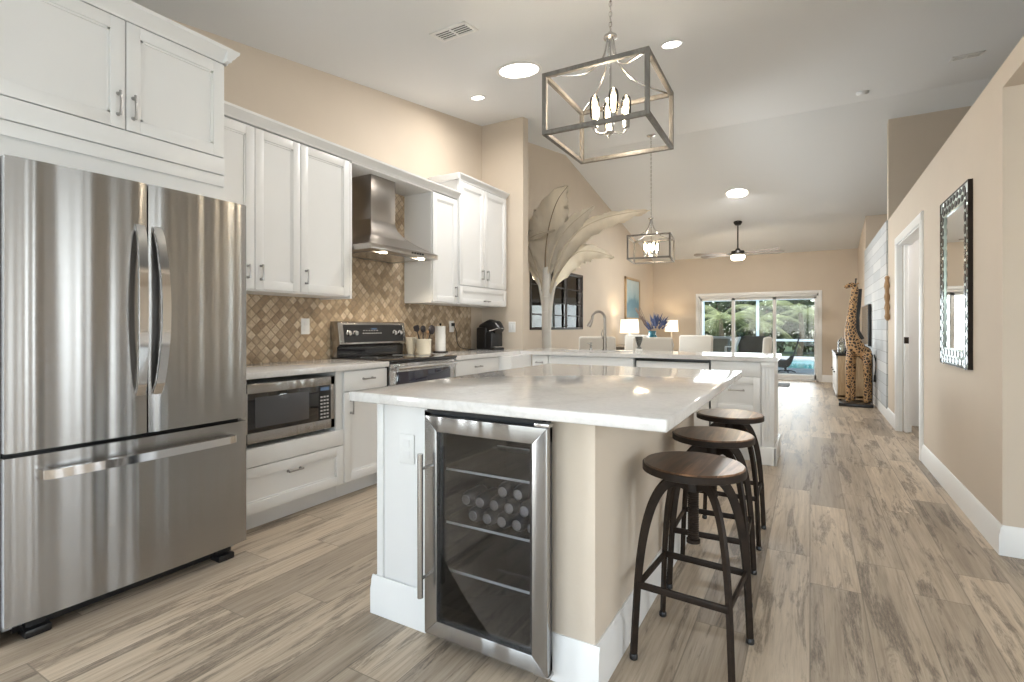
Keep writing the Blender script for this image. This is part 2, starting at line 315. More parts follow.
class Thing: pass
def thing(name, label, cat, loc=(0, 0, 0), rz=0, group=None):
    o = bpy.data.objects.new(name, None); COL.objects.link(o); o.empty_display_size = .1
    o.location = loc; o.rotation_euler = (0, 0, rz); o['label'] = label; o['category'] = cat
    if group: o['group'] = group
    return o
def root(o):
    while o.parent: o = o.parent
    return o
def obj(name, bm, mat, parent=None, world=True, label=None, smooth=35, face=None, recalc=True):
    """face: (kind, origin) maps local (u,v,n) on to world: kind 'x' (+x facing), 'my' (-y facing), 'mx' (-x facing)"""
    if face:
        k, org = face
        R = {'x': Matrix(((0, 0, 1), (1, 0, 0), (0, 1, 0))), 'my': Matrix(((1, 0, 0), (0, 0, -1), (0, 1, 0))), 'mx': Matrix(((0, 0, -1), (1, 0, 0), (0, 1, 0)))}[k]
        bmesh.ops.transform(bm, matrix=Matrix.Translation(org) @ R.to_4x4(), verts=bm.verts)
    if parent is not None and world:
        r = root(parent); bmesh.ops.transform(bm, matrix=(Matrix.Translation(r.location) @ Matrix.Rotation(r.rotation_euler.z, 4, 'Z')).inverted(), verts=bm.verts)
    if recalc: bmesh.ops.recalc_face_normals(bm, faces=bm.faces)
    me = bpy.data.meshes.new(name); 
    for f in bm.faces: f.smooth = True
    bm.to_mesh(me); bm.free()
    for m in (mat if isinstance(mat, (list, tuple)) else [mat]): me.materials.append(m)
    if smooth: me.set_sharp_from_angle(angle=math.radians(smooth))
    o = bpy.data.objects.new(name, me); COL.objects.link(o)
    if parent is not None: o.parent = parent
    if label: o['label'] = label
    return o
def tag(o, label, cat, group=None, kind=None):
    o['label'] = label; o['category'] = cat
    if group: o['group'] = group
    if kind: o['kind'] = kind
    return o
def solo(name, bm, mat, loc, label, cat, group=None, smooth=35, face=None):
    """single mesh top-level thing authored in world coordinates, origin at loc"""
    if face:
        k, org = face
        R = {'x': Matrix(((0, 0, 1), (1, 0, 0), (0, 1, 0))), 'my': Matrix(((1, 0, 0), (0, 0, -1), (0, 1, 0))), 'mx': Matrix(((0, 0, -1), (1, 0, 0), (0, 1, 0)))}[k]
        bmesh.ops.transform(bm, matrix=Matrix.Translation(org) @ R.to_4x4(), verts=bm.verts)
    bmesh.ops.translate(bm, verts=bm.verts, vec=-Vector(loc))
    o = obj(name, bm, mat, smooth=smooth); o.location = loc
    return tag(o, label, cat, group)
def struct(name, bm, mat, parent=None, smooth=35):
    o = obj(name, bm, mat, parent, smooth=smooth)
    if parent is None: o['kind'] = 'structure'
    return o
def copy_tree(o, parent=None):
    c = o.copy(); COL.objects.link(c)
    if parent is not None: c.parent = parent
    for ch in list(o.children): copy_tree(ch, c)
    return c
def boxes(*bs):
    bm = NB()
    for b in bs: box(bm, *b)
    return bm

# ------------------------------------------------------------------ room shell
XL, XR, YB, XO, YR = -3.33, .85, 12.7, 3.2, -3.0
RY = 7.45
def cz(y): return 2.768+.147*y if y <= RY else 3.863-.208*(y-RY)
bm = NB(); box(bm, (XL-.15, YR-.2, -.1), (XO+.2, YB+.15, 0)); struct('floor', bm, M['floor'])
bm = NB()
prism(bm, [(YR-.2, cz(YR-.2)), (RY, cz(RY)), (YB+.15, cz(YB+.15)), (YB+.15, cz(YB+.15)+.15), (RY, cz(RY)+.15), (YR-.2, cz(YR-.2)+.15)], XL-.15, XO+.2, 'x')
struct('ceiling', bm, M['ceil'], smooth=1)
# left wall with the dining window
WY0, WY1, WZ0, WZ1 = 6.25, 8.15, 1.12, 2.03
bm = NB(); t = .15
def wallpiece(y0, y1, z0, z1=None, x0=XL-.15, x1=XL):
    if z1 is None:
        ys = [y0]+([RY] if y0 < RY < y1 else [])+[y1]
        prism(bm, [(y0, z0), (y1, z0)]+[(y, cz(y)) for y in reversed(ys)], x0, x1, 'x')
    else: prism(bm, [(y0, z0), (y1, z0), (y1, z1), (y0, z1)], x0, x1, 'x')
wallpiece(YR-.2, -2.6, 0); wallpiece(-2.6, -.2, 0, .55); wallpiece(-2.6, -.2, 2.25); wallpiece(-.2, WY0, 0); wallpiece(WY1, YB, 0); wallpiece(WY0, WY1, 0, WZ0); wallpiece(WY0, WY1, WZ1)
struct('wall_left', bm, M['wall'], smooth=1)
# tiled backsplash
bm = NB(); box(bm, (XL, 1.64, .907), (XL+.012, 2.76, 1.384)); box(bm, (XL, 2.76, .907), (XL+.012, 3.713, 2.39)); box(bm, (XL, 3.713, .907), (XL+.012, 4.82, 1.384))
struct('wall_backsplash', bm, M['tile'])
# stub wall at the end of the kitchen run
bm = NB(); prism(bm, [(5.06, 0), (5.18, 0), (5.18, cz(5.18)), (5.06, cz(5.06))], XL, -2.78, 'x'); struct('wall_stub', bm, M['wall'], smooth=1)
# back wall with slider opening
SX0, SX1, SZ1 = -2.27, .16, 1.87
bm = NB()
box(bm, (XL-.15, YB, 0), (SX0, YB+.15, cz(YB))); box(bm, (SX1, YB, 0), (XO+.2, YB+.15, cz(YB))); box(bm, (SX0, YB, SZ1), (SX1, YB+.15, cz(YB)))
struct('wall_back', bm, M['wall'])
# rear wall (behind the camera) with a wide opening added for the soft rear lamp, and the outer right wall
bm = NB(); zc = cz(YR)
box(bm, (XL-.15, YR-.2, 0), (-3.15, YR, zc)); box(bm, (2.95, YR-.2, 0), (XO+.2, YR, zc)); box(bm, (-3.15, YR-.2, 2.28), (2.95, YR, zc)); box(bm, (-3.15, YR-.2, 0), (2.95, YR, .2))
struct('wall_rear', bm, M['wall'])
bm = NB()
for x0 in (-3.15, -1.64, -.14, 1.36, 2.87): box(bm, (x0, YR-.14, .2), (x0+.08, YR-.06, 2.28), .004)
for z in (.2, 2.21): box(bm, (-3.15, YR-.14, z), (2.95, YR-.06, z+.07), .004)
w = struct('window_rear_added', bm, M['trim']); obj('window_pane', boxes(((-3.15, YR-.105, .2), (2.95, YR-.099, 2.28))), M['glass'], w)  # unseen window added around the rear fill lamp
bm = NB()
for y in (-2.6, -1.43, -.26): box(bm, (XL-.12, y, .55), (XL-.04, y+.06, 2.25), .004)
for z in (.55, 2.19): box(bm, (XL-.12, -2.6, z), (XL-.04, -.2, z+.06), .004)
w = struct('window_left_added', bm, M['trim']); obj('window_pane', boxes(((XL-.08, -2.6, .55), (XL-.074, -.2, 2.25))), M['glass'], w)  # unseen window added to let fill light reach the right wall
bm = NB(); LZ = 2.50
wallpiece(YR, -.8, 0, None, XO, XO+.2); wallpiece(2.6, YB, 0, None, XO, XO+.2); wallpiece(-.8, 2.6, 0, .35, XO, XO+.2); wallpiece(-.8, 2.6, 2.25, None, XO, XO+.2); wallpiece(-.3, .5, .35, 2.25, XO, XO+.2); wallpiece(1.0, 1.85, .35, 2.25, XO, XO+.2); wallpiece(2.36, 2.6, .35, 2.25, XO, XO+.2)  # slit openings shaped for streaked reflections on the refrigerator
struct('wall_right_outer', bm, M['wall'], smooth=1)
bm = NB()
for y in (-.8, -.36, .5, .94, 1.85, 2.30): box(bm, (XO+.06, y, .35), (XO+.14, y+.06, 2.25), .004)
for z in (.35, 2.18): box(bm, (XO+.06, -.8, z), (XO+.14, 2.6, z+.07), .004)
w = struct('window_side_added', bm, M['trim']); obj('window_pane', boxes(((XO+.1, -.8, .35), (XO+.106, 2.6, 2.2))), M['glass'], w)  # unseen frames added for the narrow streak lamps
# right wall with plant shelf on top, passage opening near the camera and the pocket door opening
DY0, DY1, DZ = 5.72, 7.14, 2.08; YC = 3.53
bm = NB()
def wp(y0, y1, z0, z1): box(bm, (XR, y0, z0), (XR+.12, y1, z1))
wp(YC, DY0, 0, LZ); wp(DY1, 11.02, 0, LZ); wp(DY0, DY1, DZ, LZ); wp(YR, YC, 2.38, LZ)
prism(bm, [(11.02, 0), (YB, 0), (YB, cz(YB)), (11.02, cz(11.02))], XR, XR+.12, 'x')
struct('wall_right', bm, M['wall'], smooth=1)
bm = NB(); box(bm, (XR+.12, YC, 0), (XO, YC+.12, LZ-.12)); struct('wall_right_jamb', bm, M['wall'])
bm = NB(); box(bm, (XR+.12, YR, LZ-.12), (XO, 11.02, LZ)); struct('ceiling_shelf', bm, M['wall'])
bm = NB(); prism(bm, [(7.95, LZ), (8.07, LZ), (8.07, cz(8.07)), (7.95, cz(7.95))], XR, XO, 'x')
prism(bm, [(11.02, LZ), (11.14, LZ), (11.14, cz(11.14)), (11.02, cz(11.02))], XR+.12, XO, 'x'); struct('wall_right_return', bm, M['wall'], smooth=1)
# small room behind the pocket door
bm = NB(); box(bm, (XR+.12, DY0-.5, 0), (2.6, DY0-.4, LZ-.12)); box(bm, (XR+.12, 7.6, 0), (2.6, 7.7, LZ-.12)); box(bm, (2.5, DY0-.4, 0), (2.6, 7.6, LZ-.12))
struct('wall_closet', bm, M['trim'])
bm = NB(); tube(bm, [(1.0, 6.6, 1.92), (2.5, 6.6, 1.92)], .016, 10); solo('closet_rod', bm, M['satin'], (1.7, 6.6, 1.92), 'slim metal closet rod seen through the open pocket doorway', 'rod')
# shiplap cladding
bm = NB(); box(bm, (XR-.018, 7.98, .13), (XR, 11.0, LZ)); struct('wall_panelling', bm, M['shiplap'])
l = bpy.data.lights.new('closet_fill', 'POINT'); l.energy = 14; l.shadow_soft_size = .1; o = bpy.data.objects.new('closet_fill', l); COL.objects.link(o); o.location = (1.8, 6.6, 2.2)  # added lamp without fixture, lightens the room behind the pocket door
# baseboards
BBP = [(0, 0), (.018, 0), (.018, .10), (.013, .118), (.012, .135), (.005, .15), (0, .15)]
def bb_x(name, xface, y0, y1, s, zs=1):     # along y, profile thrown towards s
    bm = NB(); prism(bm, [(xface+s*p[0], p[1]*zs) for p in BBP], y0, y1, 'y'); struct(name, bm, M['trim'])
def bb_y(name, yface, x0, x1, s=-1, zs=1):
    bm = NB(); prism(bm, [(yface+s*p[0], p[1]*zs) for p in BBP], x0, x1, 'x'); struct(name, bm, M['trim'])
bb_x('baseboard_right', XR, YC-.018, DY0-.1, -1); bb_x('baseboard_right_far', XR, DY1+.1, 12.68, -1)
bb_y('baseboard_jamb', YC, XR, XO, -1); bb_y('baseboard_back_left', YB, XL, SX0-.06, -1); bb_y('baseboard_back_right', YB, SX1+.06, XR-.02, -1)
bb_x('baseboard_left', XL, 5.20, 12.68, 1)
# pocket door opening trim
bm = NB()
for y0, y1 in ((DY0-.085, DY0), (DY1, DY1+.085)):
    prism(bm, [(XR, y0), (XR-.012, y0), (XR-.022, y0+.012), (XR-.022, y1-.012), (XR-.016, y1), (XR, y1)], 0, DZ+.0, 'z')
prism(bm, [(XR, DZ), (XR-.016, DZ), (XR-.022, DZ+.012), (XR-.022, DZ+.07), (XR-.012, DZ+.085), (XR, DZ+.085)], DY0-.085, DY1+.085, 'y')
box(bm, (XR, DY1-.015, 0), (XR+.04, DY1, DZ)); box(bm, (XR+.08, DY1-.015, 0), (XR+.12, DY1, DZ)); box(bm, (XR, DY0, 0), (XR+.12, DY0+.015, DZ)); box(bm, (XR, DY0, DZ-.015), (XR+.12, DY1, DZ))
struct('door_1', bm, M['trim'])
d = thing('pocket_door', 'white pocket door edge sliding out of the wall slot, with dark latch', 'door', (XR+.06, DY1-.05, 0))
bm = NB(); box(bm, (XR+.044, DY1-.14, .012), (XR+.076, DY1-.02, DZ-.02), .003); obj('door_leaf', bm, M['trim'], d)
bm = NB(); box(bm, (XR+.040, DY1-.143, .98), (XR+.079, DY1-.10, 1.05), .002); obj('latch', bm, M['bronze'], d)
# slider: frame, panels, glass
bm = NB()
for a, b in (((SX0-.06, YB-.02, 0), (SX0, YB+.0, SZ1+.07)), ((SX1, YB-.02, 0), (SX1+.06, YB, SZ1+.07)), ((SX0, YB-.02, SZ1), (SX1, YB, SZ1+.07))): box(bm, a, b, .004)
struct('trim_1', bm, M['trim'])
bm = NB(); f = .045
box(bm, (SX0, YB, 0), (SX0+f, YB+.12, SZ1), .003); box(bm, (SX1-f, YB, 0), (SX1, YB+.12, SZ1), .003); box(bm, (SX0, YB, SZ1-f), (SX1, YB+.12, SZ1), .003); box(bm, (SX0, YB, 0), (SX1, YB+.12, .03), .003)
ds = struct('door_2', bm, M['alu'])
xs = [SX0+f, -1.52, -.68, SX1-f]
for i in range(3):
    a, b = xs[i]-.02, xs[i+1]+.02; y = YB+(.03, .06, .09)[i]; bm = NB(); s = .055
    box(bm, (a, y, .03), (a+s, y+.03, SZ1-f), .003); box(bm, (b-s, y, .03), (b, y+.03, SZ1-f), .003); box(bm, (a, y, .03), (b, y+.03, .13), .003); box(bm, (a, y, SZ1-f-.06), (b, y+.03, SZ1-f), .003)
    p = obj('sliding_panel', bm, M['alu'], ds); obj('glass_pane', boxes(((a+s-.005, y+.012, .12), (b-s+.005, y+.018, SZ1-f-.055))), M['glass'], p)
bm = NB(); box(bm, (SX1-f-.045, YB+.055, .85), (SX1-f-.02, YB+.09, 1.05), .006); obj('door_handle', bm, M['alu'], ds)
# dining window
bm = NB(); f = .035; x0, x1 = XL-.07, XL+.012
box(bm, (x0, WY0, WZ0), (x1, WY0+f, WZ1), .003); box(bm, (x0, WY1-f, WZ0), (x1, WY1, WZ1), .003); box(bm, (x0, WY0, WZ0), (x1, WY1, WZ0+f), .003); box(bm, (x0, WY0, WZ1-f), (x1, WY1, WZ1), .003)
for y in (6.86, 7.49): box(bm, (x1-.045, y, WZ0), (x1-.012, y+.03, WZ1), .003)
for z in (1.335, 1.52, 1.76): box(bm, (x0+.03, WY0, z), (x1-.03, WY1, z+.012), .002)
w3 = struct('window_3', bm, M['bronze']); obj('window_pane', boxes(((XL-.05, WY0, WZ0), (XL-.045, WY1, WZ1))), M['glass'], w3)
bm = NB()
y = WY0+.06
while y < WY1-.05: box(bm, (XL-.13, y, WZ1-.42), (XL-.12, y+.022, WZ1)); y += .075
obj('window_blind', bm, M['concrete'], w3)

# ------------------------------------------------------------------ cabinetry helpers
def shaker(u0, v0, u1, v1, th=.02, fr=.058, plain=False):
    bm = NB()
    if plain or (v1-v0) < .14: box(bm, (u0, v0, 0), (u1, v1, th), .003); return bm
    fr = min(fr, (v1-v0)*.3)
    box(bm, (u0, v0, 0), (u0+fr, v1, th), .0025); box(bm, (u1-fr, v0, 0), (u1, v1, th), .0025)
    box(bm, (u0+fr-.001, v0, 0), (u1-fr+.001, v0+fr, th), .0025); box(bm, (u0+fr-.001, v1-fr, 0), (u1-fr+.001, v1, th), .0025)
    box(bm, (u0+fr-.002, v0+fr-.002, 0), (u1-fr+.002, v1-fr+.002, th-.010))
    # stepped inner lip
    i = fr
    for w, h in ((.010, th-.005),):
        box(bm, (u0+i, v0+i, 0), (u0+i+w, v1-i, h)); box(bm, (u1-i-w, v0+i, 0), (u1-i, v1-i, h)); box(bm, (u0+i, v0+i, 0), (u1-i, v0+i+w, h)); box(bm, (u0+i, v1-i-w, 0), (u1-i, v1-i, h))
    return bm
def pull(u, v, n, L=.10, vert=True):
    bm = NB(); d = Vector((0, 1, 0)) if vert else Vector((1, 0, 0)); c = Vector((u, v, n))
    for s in (-1, 1):
        a = c+d*s*L*.42; tube(bm, [a, a+Vector((0, 0, .026))], [.0075, .005], 8)
        sphere(bm, a+Vector((0, 0, .002)), .009, sz=.5, u=8, v=6)
    P = [c+d*L*.5*t+Vector((0, 0, .026+.004*(1-t*t))) for t in (-1, -.6, -.2, .2, .6, 1)]
    tube(bm, P, [.0065, .0055, .0048, .0048, .0055, .0065], 8); return bm
def cab(name, label, kind, org, loc, carc, fronts, cat='cabinet', extra=None, group=None):
    """fronts: list of (partname, u0,v0,u1,v1, pull(u,v,vert,L)|None, plain)"""
    t = thing(name, label, cat, loc, 0, group)
    bm = NB()
    for b in carc: box(bm, *b)
    obj('body', bm, M['white'], t)
    for fpt in fronts:
        nm, u0, v0, u1, v1, pl = fpt[:6]; plain = len(fpt) > 6 and fpt[6]
        d = obj(nm, shaker(u0, v0, u1, v1, plain=plain), M['white'], t, face=(kind, org))
        if pl:
            for q in (pl if isinstance(pl, list) else [pl]): obj('handle', pull(q[0], q[1], .02, q[3], q[2]), M['pull'], d, face=(kind, org))
    return t
CT = .907                                                     # worktop height
FX = -2.72                                                    # base cabinet fronts on the left run
g = .003
def bx(y0, y1, z0=.105, z1=CT-.04): return ((XL+.005, y0, z0), (FX-.001, y1, z1))
def kick(y0, y1): return ((XL+.005, y0, 0), (FX-.065, y1, .11))
# microwave cabinet (open niche above a drawer)
mz0, mz1 = .475, .862
cab('microwave_cabinet', 'white base cabinet holding the microwave above a wide bottom drawer beside the refrigerator', 'x', (FX, 0, 0), (-3.0, 2.04, 0),
    [bx(1.66, 2.427, .105, mz0), ((XL+.005, 1.66, mz0), (FX, 1.70, CT-.04)), ((XL+.005, 2.375, mz0), (FX, 2.427, CT-.04)), ((XL+.005, 1.70, mz0), (XL+.02, 2.375, CT-.04)), kick(1.66, 2.427)],
    [('rail', 1.66, .375, 2.425, .475, None, True), ('drawer', 1.66, .115, 2.425, .37, (2.04, .30, False, .10))])
cab('drawer_cabinet', 'narrow white base cabinet with small drawer over a door left of the range', 'x', (FX, 0, 0), (-3.0, 2.64, 0),
    [bx(2.43, 2.835), kick(2.43, 2.835)], [('drawer', 2.432, .725, 2.833, .86, (2.64, .80, False, .10)), ('door', 2.432, .115, 2.833, .72, (2.485, .62, True, .10))])
cab('corner_base_cabinet', 'white base cabinet with a top drawer between the range and the peninsula', 'x', (FX, 0, 0), (-3.0, 4.1, 0),
    [bx(3.68, 4.845), kick(3.68, 4.845), ((FX-.001, 4.42, 0), (-2.56, 4.845, CT-.04))],
    [('drawer', 3.685, .725, 4.41, .86, (4.03, .79, False, .10)), ('door', 3.685, .115, 4.045, .72, (4.0, .62, True, .10)), ('door', 4.05, .115, 4.41, .72, (4.1, .62, True, .10))])
# worktops
bm = NB(); box(bm, (XL+.012, 1.64, CT-.038), (FX+.04, 2.838, CT), .004)
solo('countertop', bm, M['stone'], (-3.0, 2.25, CT-.038), 'pale stone worktop over the microwave cabinet left of the range', 'countertop')
bm = NB()
PY0, PY1, PX1 = 4.82, 5.52, -.235
box(bm, (XL+.012, 3.662, CT-.038), (FX+.04, PY0, CT)); box(bm, (XL+.012, PY0, CT-.038), (-2.775, 5.055, CT))
box(bm, (-2.775, PY0, CT-.038), (-2.355, PY1, CT)); box(bm, (-2.355, PY0, CT-.038), (-1.56, 4.95, CT)); box(bm, (-2.355, 5.27, CT-.038), (-1.56, PY1, CT)); box(bm, (-1.56, PY0, CT-.038), (PX1, PY1, CT))
solo('peninsula_countertop', bm, M['stone'], (-1.6, 5.1, CT-.038), 'long L-shaped white stone worktop of the peninsula carrying the faucet', 'countertop')
bm = NB()
box(bm, (-2.35, 4.955, CT-.21), (-1.565, 5.265, CT-.20)); 
for a, b in (((-2.36, 4.95, CT-.21), (-2.35, 5.27, CT-.039)), ((-1.565, 4.95, CT-.21), (-1.555, 5.27, CT-.039)), ((-2.36, 4.945, CT-.21), (-1.555, 4.955, CT-.039)), ((-2.36, 5.265, CT-.21), (-1.555, 5.275, CT-.039))): box(bm, a, b, .002)
lathe(bm, [(.04, CT-.199), (.042, CT-.196), (.02, CT-.198)], (-1.96, 5.11, 0))
solo('kitchen_sink', bm, M['steel'], (-1.96, 5.11, CT-.2), 'stainless undermount sink let into the peninsula worktop below the faucet', 'sink')
# peninsula cabinets facing the island
FY = 4.86
def px(x0, x1, y1=5.45): return ((x0, FY+.001, .105), (x1, y1, CT-.04))
def pk(x0, x1): return ((x0, FY+.06, 0), (x1, 5.45, .11))
cab('peninsula_corner_cabinet', 'narrow white peninsula cabinet in the inner corner by the coffee maker', 'my', (0, FY, 0), (-2.4, 5.1, 0), [px(-2.555, -2.36), pk(-2.555, -2.36)],
    [('drawer', -2.55, .725, -2.365, .86, (-2.46, .79, False, .08)), ('door', -2.55, .115, -2.365, .72, (-2.40, .60, True, .1))])
cab('sink_base_cabinet', 'white double-door peninsula cabinet below the sink', 'my', (0, FY, 0), (-1.9, 5.1, 0), [((-2.355, FY+.001, .105), (-1.455, 4.94, CT-.04)), ((-2.355, 4.94, .105), (-1.455, 5.45, .68)), ((-2.355, 5.29, .6), (-1.455, 5.45, CT-.04)), pk(-2.355, -1.455)],
    [('drawer', -2.35, .725, -1.46, .86, None), ('door', -2.35, .115, -1.908, .72, (-1.95, .60, True, .1)), ('door', -1.902, .115, -1.46, .72, (-1.86, .60, True, .1))])
cab('peninsula_drawer_cabinet', 'white peninsula cabinet with stacked drawers right of the dishwasher', 'my', (0, FY, 0), (-.56, 5.1, 0), [px(-.765, -.36), pk(-.765, -.36)],
    [('drawer', -.762, .735, -.362, .86, None), ('drawer', -.762, .43, -.362, .73, (-.55, .615, False, .13)), ('drawer', -.762, .115, -.362, .425, (-.55, .31, False, .13))])
t = thing('dishwasher', 'dishwasher with white front and dark control edge under the peninsula worktop', 'dishwasher', (-1.1, 5.1, 0))
obj('tub', boxes(((-1.425, FY+.02, .02), (-.775, 5.42, .862))), M['grey'], t); obj('door', boxes(((-1.43, FY-.02, .11), (-.775, FY+.02, .84), .004)), M['white'], t); obj('control_strip', boxes(((-1.43, FY-.03, .842), (-.772, FY+.02, .864), .002)), M['black'], t)
obj('side_edge', boxes(((-.775, FY-.022, .11), (-.769, FY+.02, .864))), M['black'], t); obj('toe_kick', boxes(((-1.42, FY+.04, 0), (-.78, FY+.06, .10))), M['black'], t)
# peninsula end panel: fluted post + back panel + baseboard
t = thing('peninsula_end_panel', 'white fluted end post and panel closing the peninsula beside the walkway', 'end panel', (-.3, 5.2, 0))
obj('panel', boxes(((-.355, FY, 0), (-.262, 5.45, CT-.04)), ((-3.32 if False else -2.77, 5.452, 0), (-.262, 5.47, CT-.04))), M['white'], t)
bm = NB(); box(bm, (-.356, FY-.028, .0), (-.258, FY, CT-.04), .004)
for k in range(3): box(bm, (-.340+k*.026, FY-.034, .2), (-.326+k*.026, FY-.027, CT-.1), .004)
box(bm, (-.36, FY-.036, CT-.085), (-.254, FY, CT-.042), .004); obj('fluted_post', bm, M['white'], t)
bm = NB(); box(bm, (-.364, FY-.05, 0), (-.244, FY-.028, .15), .005); box(bm, (-.262, FY-.05, 0), (-.240, 5.49, .15), .005); box(bm, (-2.77, 5.47, 0), (-.24, 5.49, .15), .005); obj('baseboard', bm, M['trim'], t)
# upper cabinets
UX = -3.0
def ub(y0, y1, z0, z1, x1=UX): return ((XL+.004, y0, z0), (x1-.001, y1, z1))
cab('upper_cabinet', 'tall white three-door wall cabinet between the refrigerator and the range hood', 'x', (UX, 0, 0), (-3.2, 2.2, 1.385), [ub(1.64, 2.755, 1.385, 2.406), ((XL+.013, 2.737, 1.372), (UX+.02, 2.757, 2.39), .002)],
    [('door', 1.645, 1.395, 1.972, 2.398, (1.925, 1.50, True, .085)), ('door', 1.976, 1.395, 2.304, 2.398, (2.012, 1.50, True, .10)), ('door', 2.308, 1.395, 2.735, 2.398, (2.345, 1.50, True, .10))])
cab('upper_cabinet', 'white single-door wall cabinet immediately right of the range hood', 'x', (UX, 0, 0), (-3.2, 3.9, 1.385), [ub(3.715, 4.098, 1.385, 2.406)],
    [('door', 3.72, 1.395, 4.095, 2.398, (4.06, 1.50, True, .10))])
t = cab('upper_cabinet', 'taller white wall cabinet with two doors over a drawer beside the stub wall', 'x', (UX+.02, 0, 0), (-3.2, 4.55, 1.385), [ub(4.10, 5.005, 1.385, 2.605, UX+.02)],
    [('door', 4.105, 1.575, 4.548, 2.59, (4.50, 1.70, True, .10)), ('door', 4.552, 1.575, 5.0, 2.59, (4.60, 1.70, True, .10)), ('drawer', 4.105, 1.39, 5.0, 1.565, (4.58, 1.43, False, .10))])
def crown_profile(x, z, s=1, k=1): return [(x-.02, z), (x+.004, z), (x+.010, z+.012*k), (x+.022, z+.020*k), (x+.040, z+.042*k), (x+.048, z+.046*k), (x+.052, z+.060*k), (x-.02, z+.060*k)]
bm = NB(); prism(bm, crown_profile(UX+.02, 2.60), 4.075, 5.02, 'y'); box(bm, (XL+.004, 4.06, 2.60), (UX+.06, 4.10, 2.66), .004); box(bm, (XL+.004, 4.07, 2.605), (UX+.03, 5.01, 2.615)); obj('crown_moulding', bm, M['white'], t)
t = thing('crown_valance', 'long white crown moulding bridging the wall cabinets above the range hood', 'moulding', (-3.1, 2.9, 2.42))
bm = NB(); prism(bm, crown_profile(UX+.02, 2.408), 1.635, 4.098, 'y'); box(bm, (XL+.004, 1.64, 2.421), (UX+.02, 4.095, 2.440)); obj('moulding', bm, M['white'], t)
bm = NB(); box(bm, (XL+.014, 2.76, 2.395), (UX+.018, 3.712, 2.419), .002); obj('soffit_board', bm, M['white'], t)
# refrigerator surround
t = cab('refrigerator_cabinet', 'deep white two-door cabinet with crown moulding above the refrigerator', 'x', (FX, 0, 0), (-3.0, 1.15, 1.9), [((XL+.004, .655, 1.90), (FX-.001, 1.618, 2.57)), ((XL+.004, .655, 1.905), (FX+.012, 1.618, 1.965), .004), ((XL+.004, .655, 1.803), (FX-.004, 1.618, 1.905))],
    [('rail', .66, 1.967, 1.615, 2.055, None, True), ('door', .66, 2.06, 1.155, 2.555, (1.125, 2.165, True, .11)), ('door', 1.159, 2.06, 1.613, 2.555, (1.185, 2.165, True, .11))])
bm = NB(); prism(bm, crown_profile(FX+.02, 2.558, k=1.2), .64, 1.63, 'y'); prism(bm, [(1.60+p[0], p[1]) for p in [(0, 2.558), (.022, 2.558), (.028, 2.572), (.04, 2.582), (.058, 2.608), (.066, 2.613), (.07, 2.63), (0, 2.63)]], XL+.004, FX+.07, 'x'); box(bm, (XL+.004, .655, 2.56), (FX, 1.62, 2.575))
obj('crown_moulding', bm, M['white'], t)
bm = NB(); box(bm, (XL+.004, 1.621, 0), (FX, 1.638, 1.80), .002); solo('refrigerator_side_panel', bm, M['white'], (-3.0, 1.63, 0), 'tall white panel between the refrigerator and the microwave cabinet', 'panel')
bm = NB(); box(bm, (XL+.004, .655, 0), (-2.53, .688, 1.80), .002); solo('refrigerator_side_panel', bm, M['white'], (-3.0, .635, 0), 'tall white panel on the near left side of the refrigerator', 'panel')

# ------------------------------------------------------------------ refrigerator (local: x = depth outwards, y = width)
f = thing('refrigerator', 'large stainless steel french-door refrigerator with bottom freezer drawer', 'refrigerator', (-2.492, 1.152, 0), math.radians(-.6))
H = .458
def fdoor(y0, y1, z0, z1, bow=.010):
    bm = NB(); n = 14; pts = []
    for i in range(n+1):
        y = y0+(y1-y0)*i/n; q = y/H; e = min(i, n-i)
        pts.append((-.006*(e == 0)-bow*q*q, y))
    prism(bm, [(-.075, y0)]+pts+[(-.075, y1)], z0, z1, 'z'); return bm
obj('cabinet_body', boxes(((-.78, -H+.012, .03), (-.085, H-.02, 1.765), .005)), M['silver'], f, world=False)
obj('freezer_drawer', fdoor(-H, H, .07, .682), M['steel'], f, world=False)
fr = [c for c in f.children if c.name.startswith('freezer')][0]
dl = obj('door', fdoor(-H, -.003, .700, 1.782), M['steel'], f, world=False); dr = obj('door', fdoor(.003, H, .700, 1.782), M['steel'], f, world=False)
def bowhandle(y):
    bm = NB(); P = [(.0+.058*math.sin(PI*min(1, max(0, i/18)))**.55, y*(1+.35*math.sin(PI*i/18)), .87+.725*i/18) for i in range(19)]
    tube(bm, P, 1, sect=[(-.017, -.008), (.017, -.008), (.019, 0), (.017, .008), (-.017, .008), (-.019, 0)], up=(1, 0, 0)); return bm
obj('handle', bowhandle(-.033), M['chrome'], dl, world=False); obj('handle', bowhandle(.033), M['chrome'], dr, world=False)
bm = NB(); tube(bm, [(-.012, -.357, .612), (.045, -.357, .612), (.05, -.345, .612), (.058, -.18, .612), (.060, 0, .612), (.058, .18, .612), (.05, .345, .612), (.045, .357, .612), (-.012, .357, .612)], 1, sect=[(-.011, -.017), (.011, -.017), (.011, .017), (-.011, .017)], up=(0, 0, 1))
obj('handle', bm, M['chrome'], fr, world=False)
obj('hinge_cover', boxes(((-.12, -H+.02, 1.766), (-.085, -H+.09, 1.79), .006)), M['grey'], f, world=False); obj('hinge_cover', boxes(((-.12, H-.09, 1.766), (-.085, H-.02, 1.79), .006)), M['grey'], f, world=False)
obj('toe_grille', boxes(((-.11, -H+.04, .012), (-.085, H-.04, .065))), M['black'], f, world=False)
obj('door_lit_side', boxes(((-.073, -H-.0015, .702), (-.014, -H, 1.78))), M['silver'], dl, world=False); obj('drawer_lit_side', boxes(((-.073, -H-.0015, .072), (-.014, -H, .68))), M['silver'], fr, world=False)  # pale caps imitate light falling on the steel door sides
obj('gasket', boxes(((-.086, -H+.01, .07), (-.074, H-.01, 1.775))), M['black'], f, world=False)
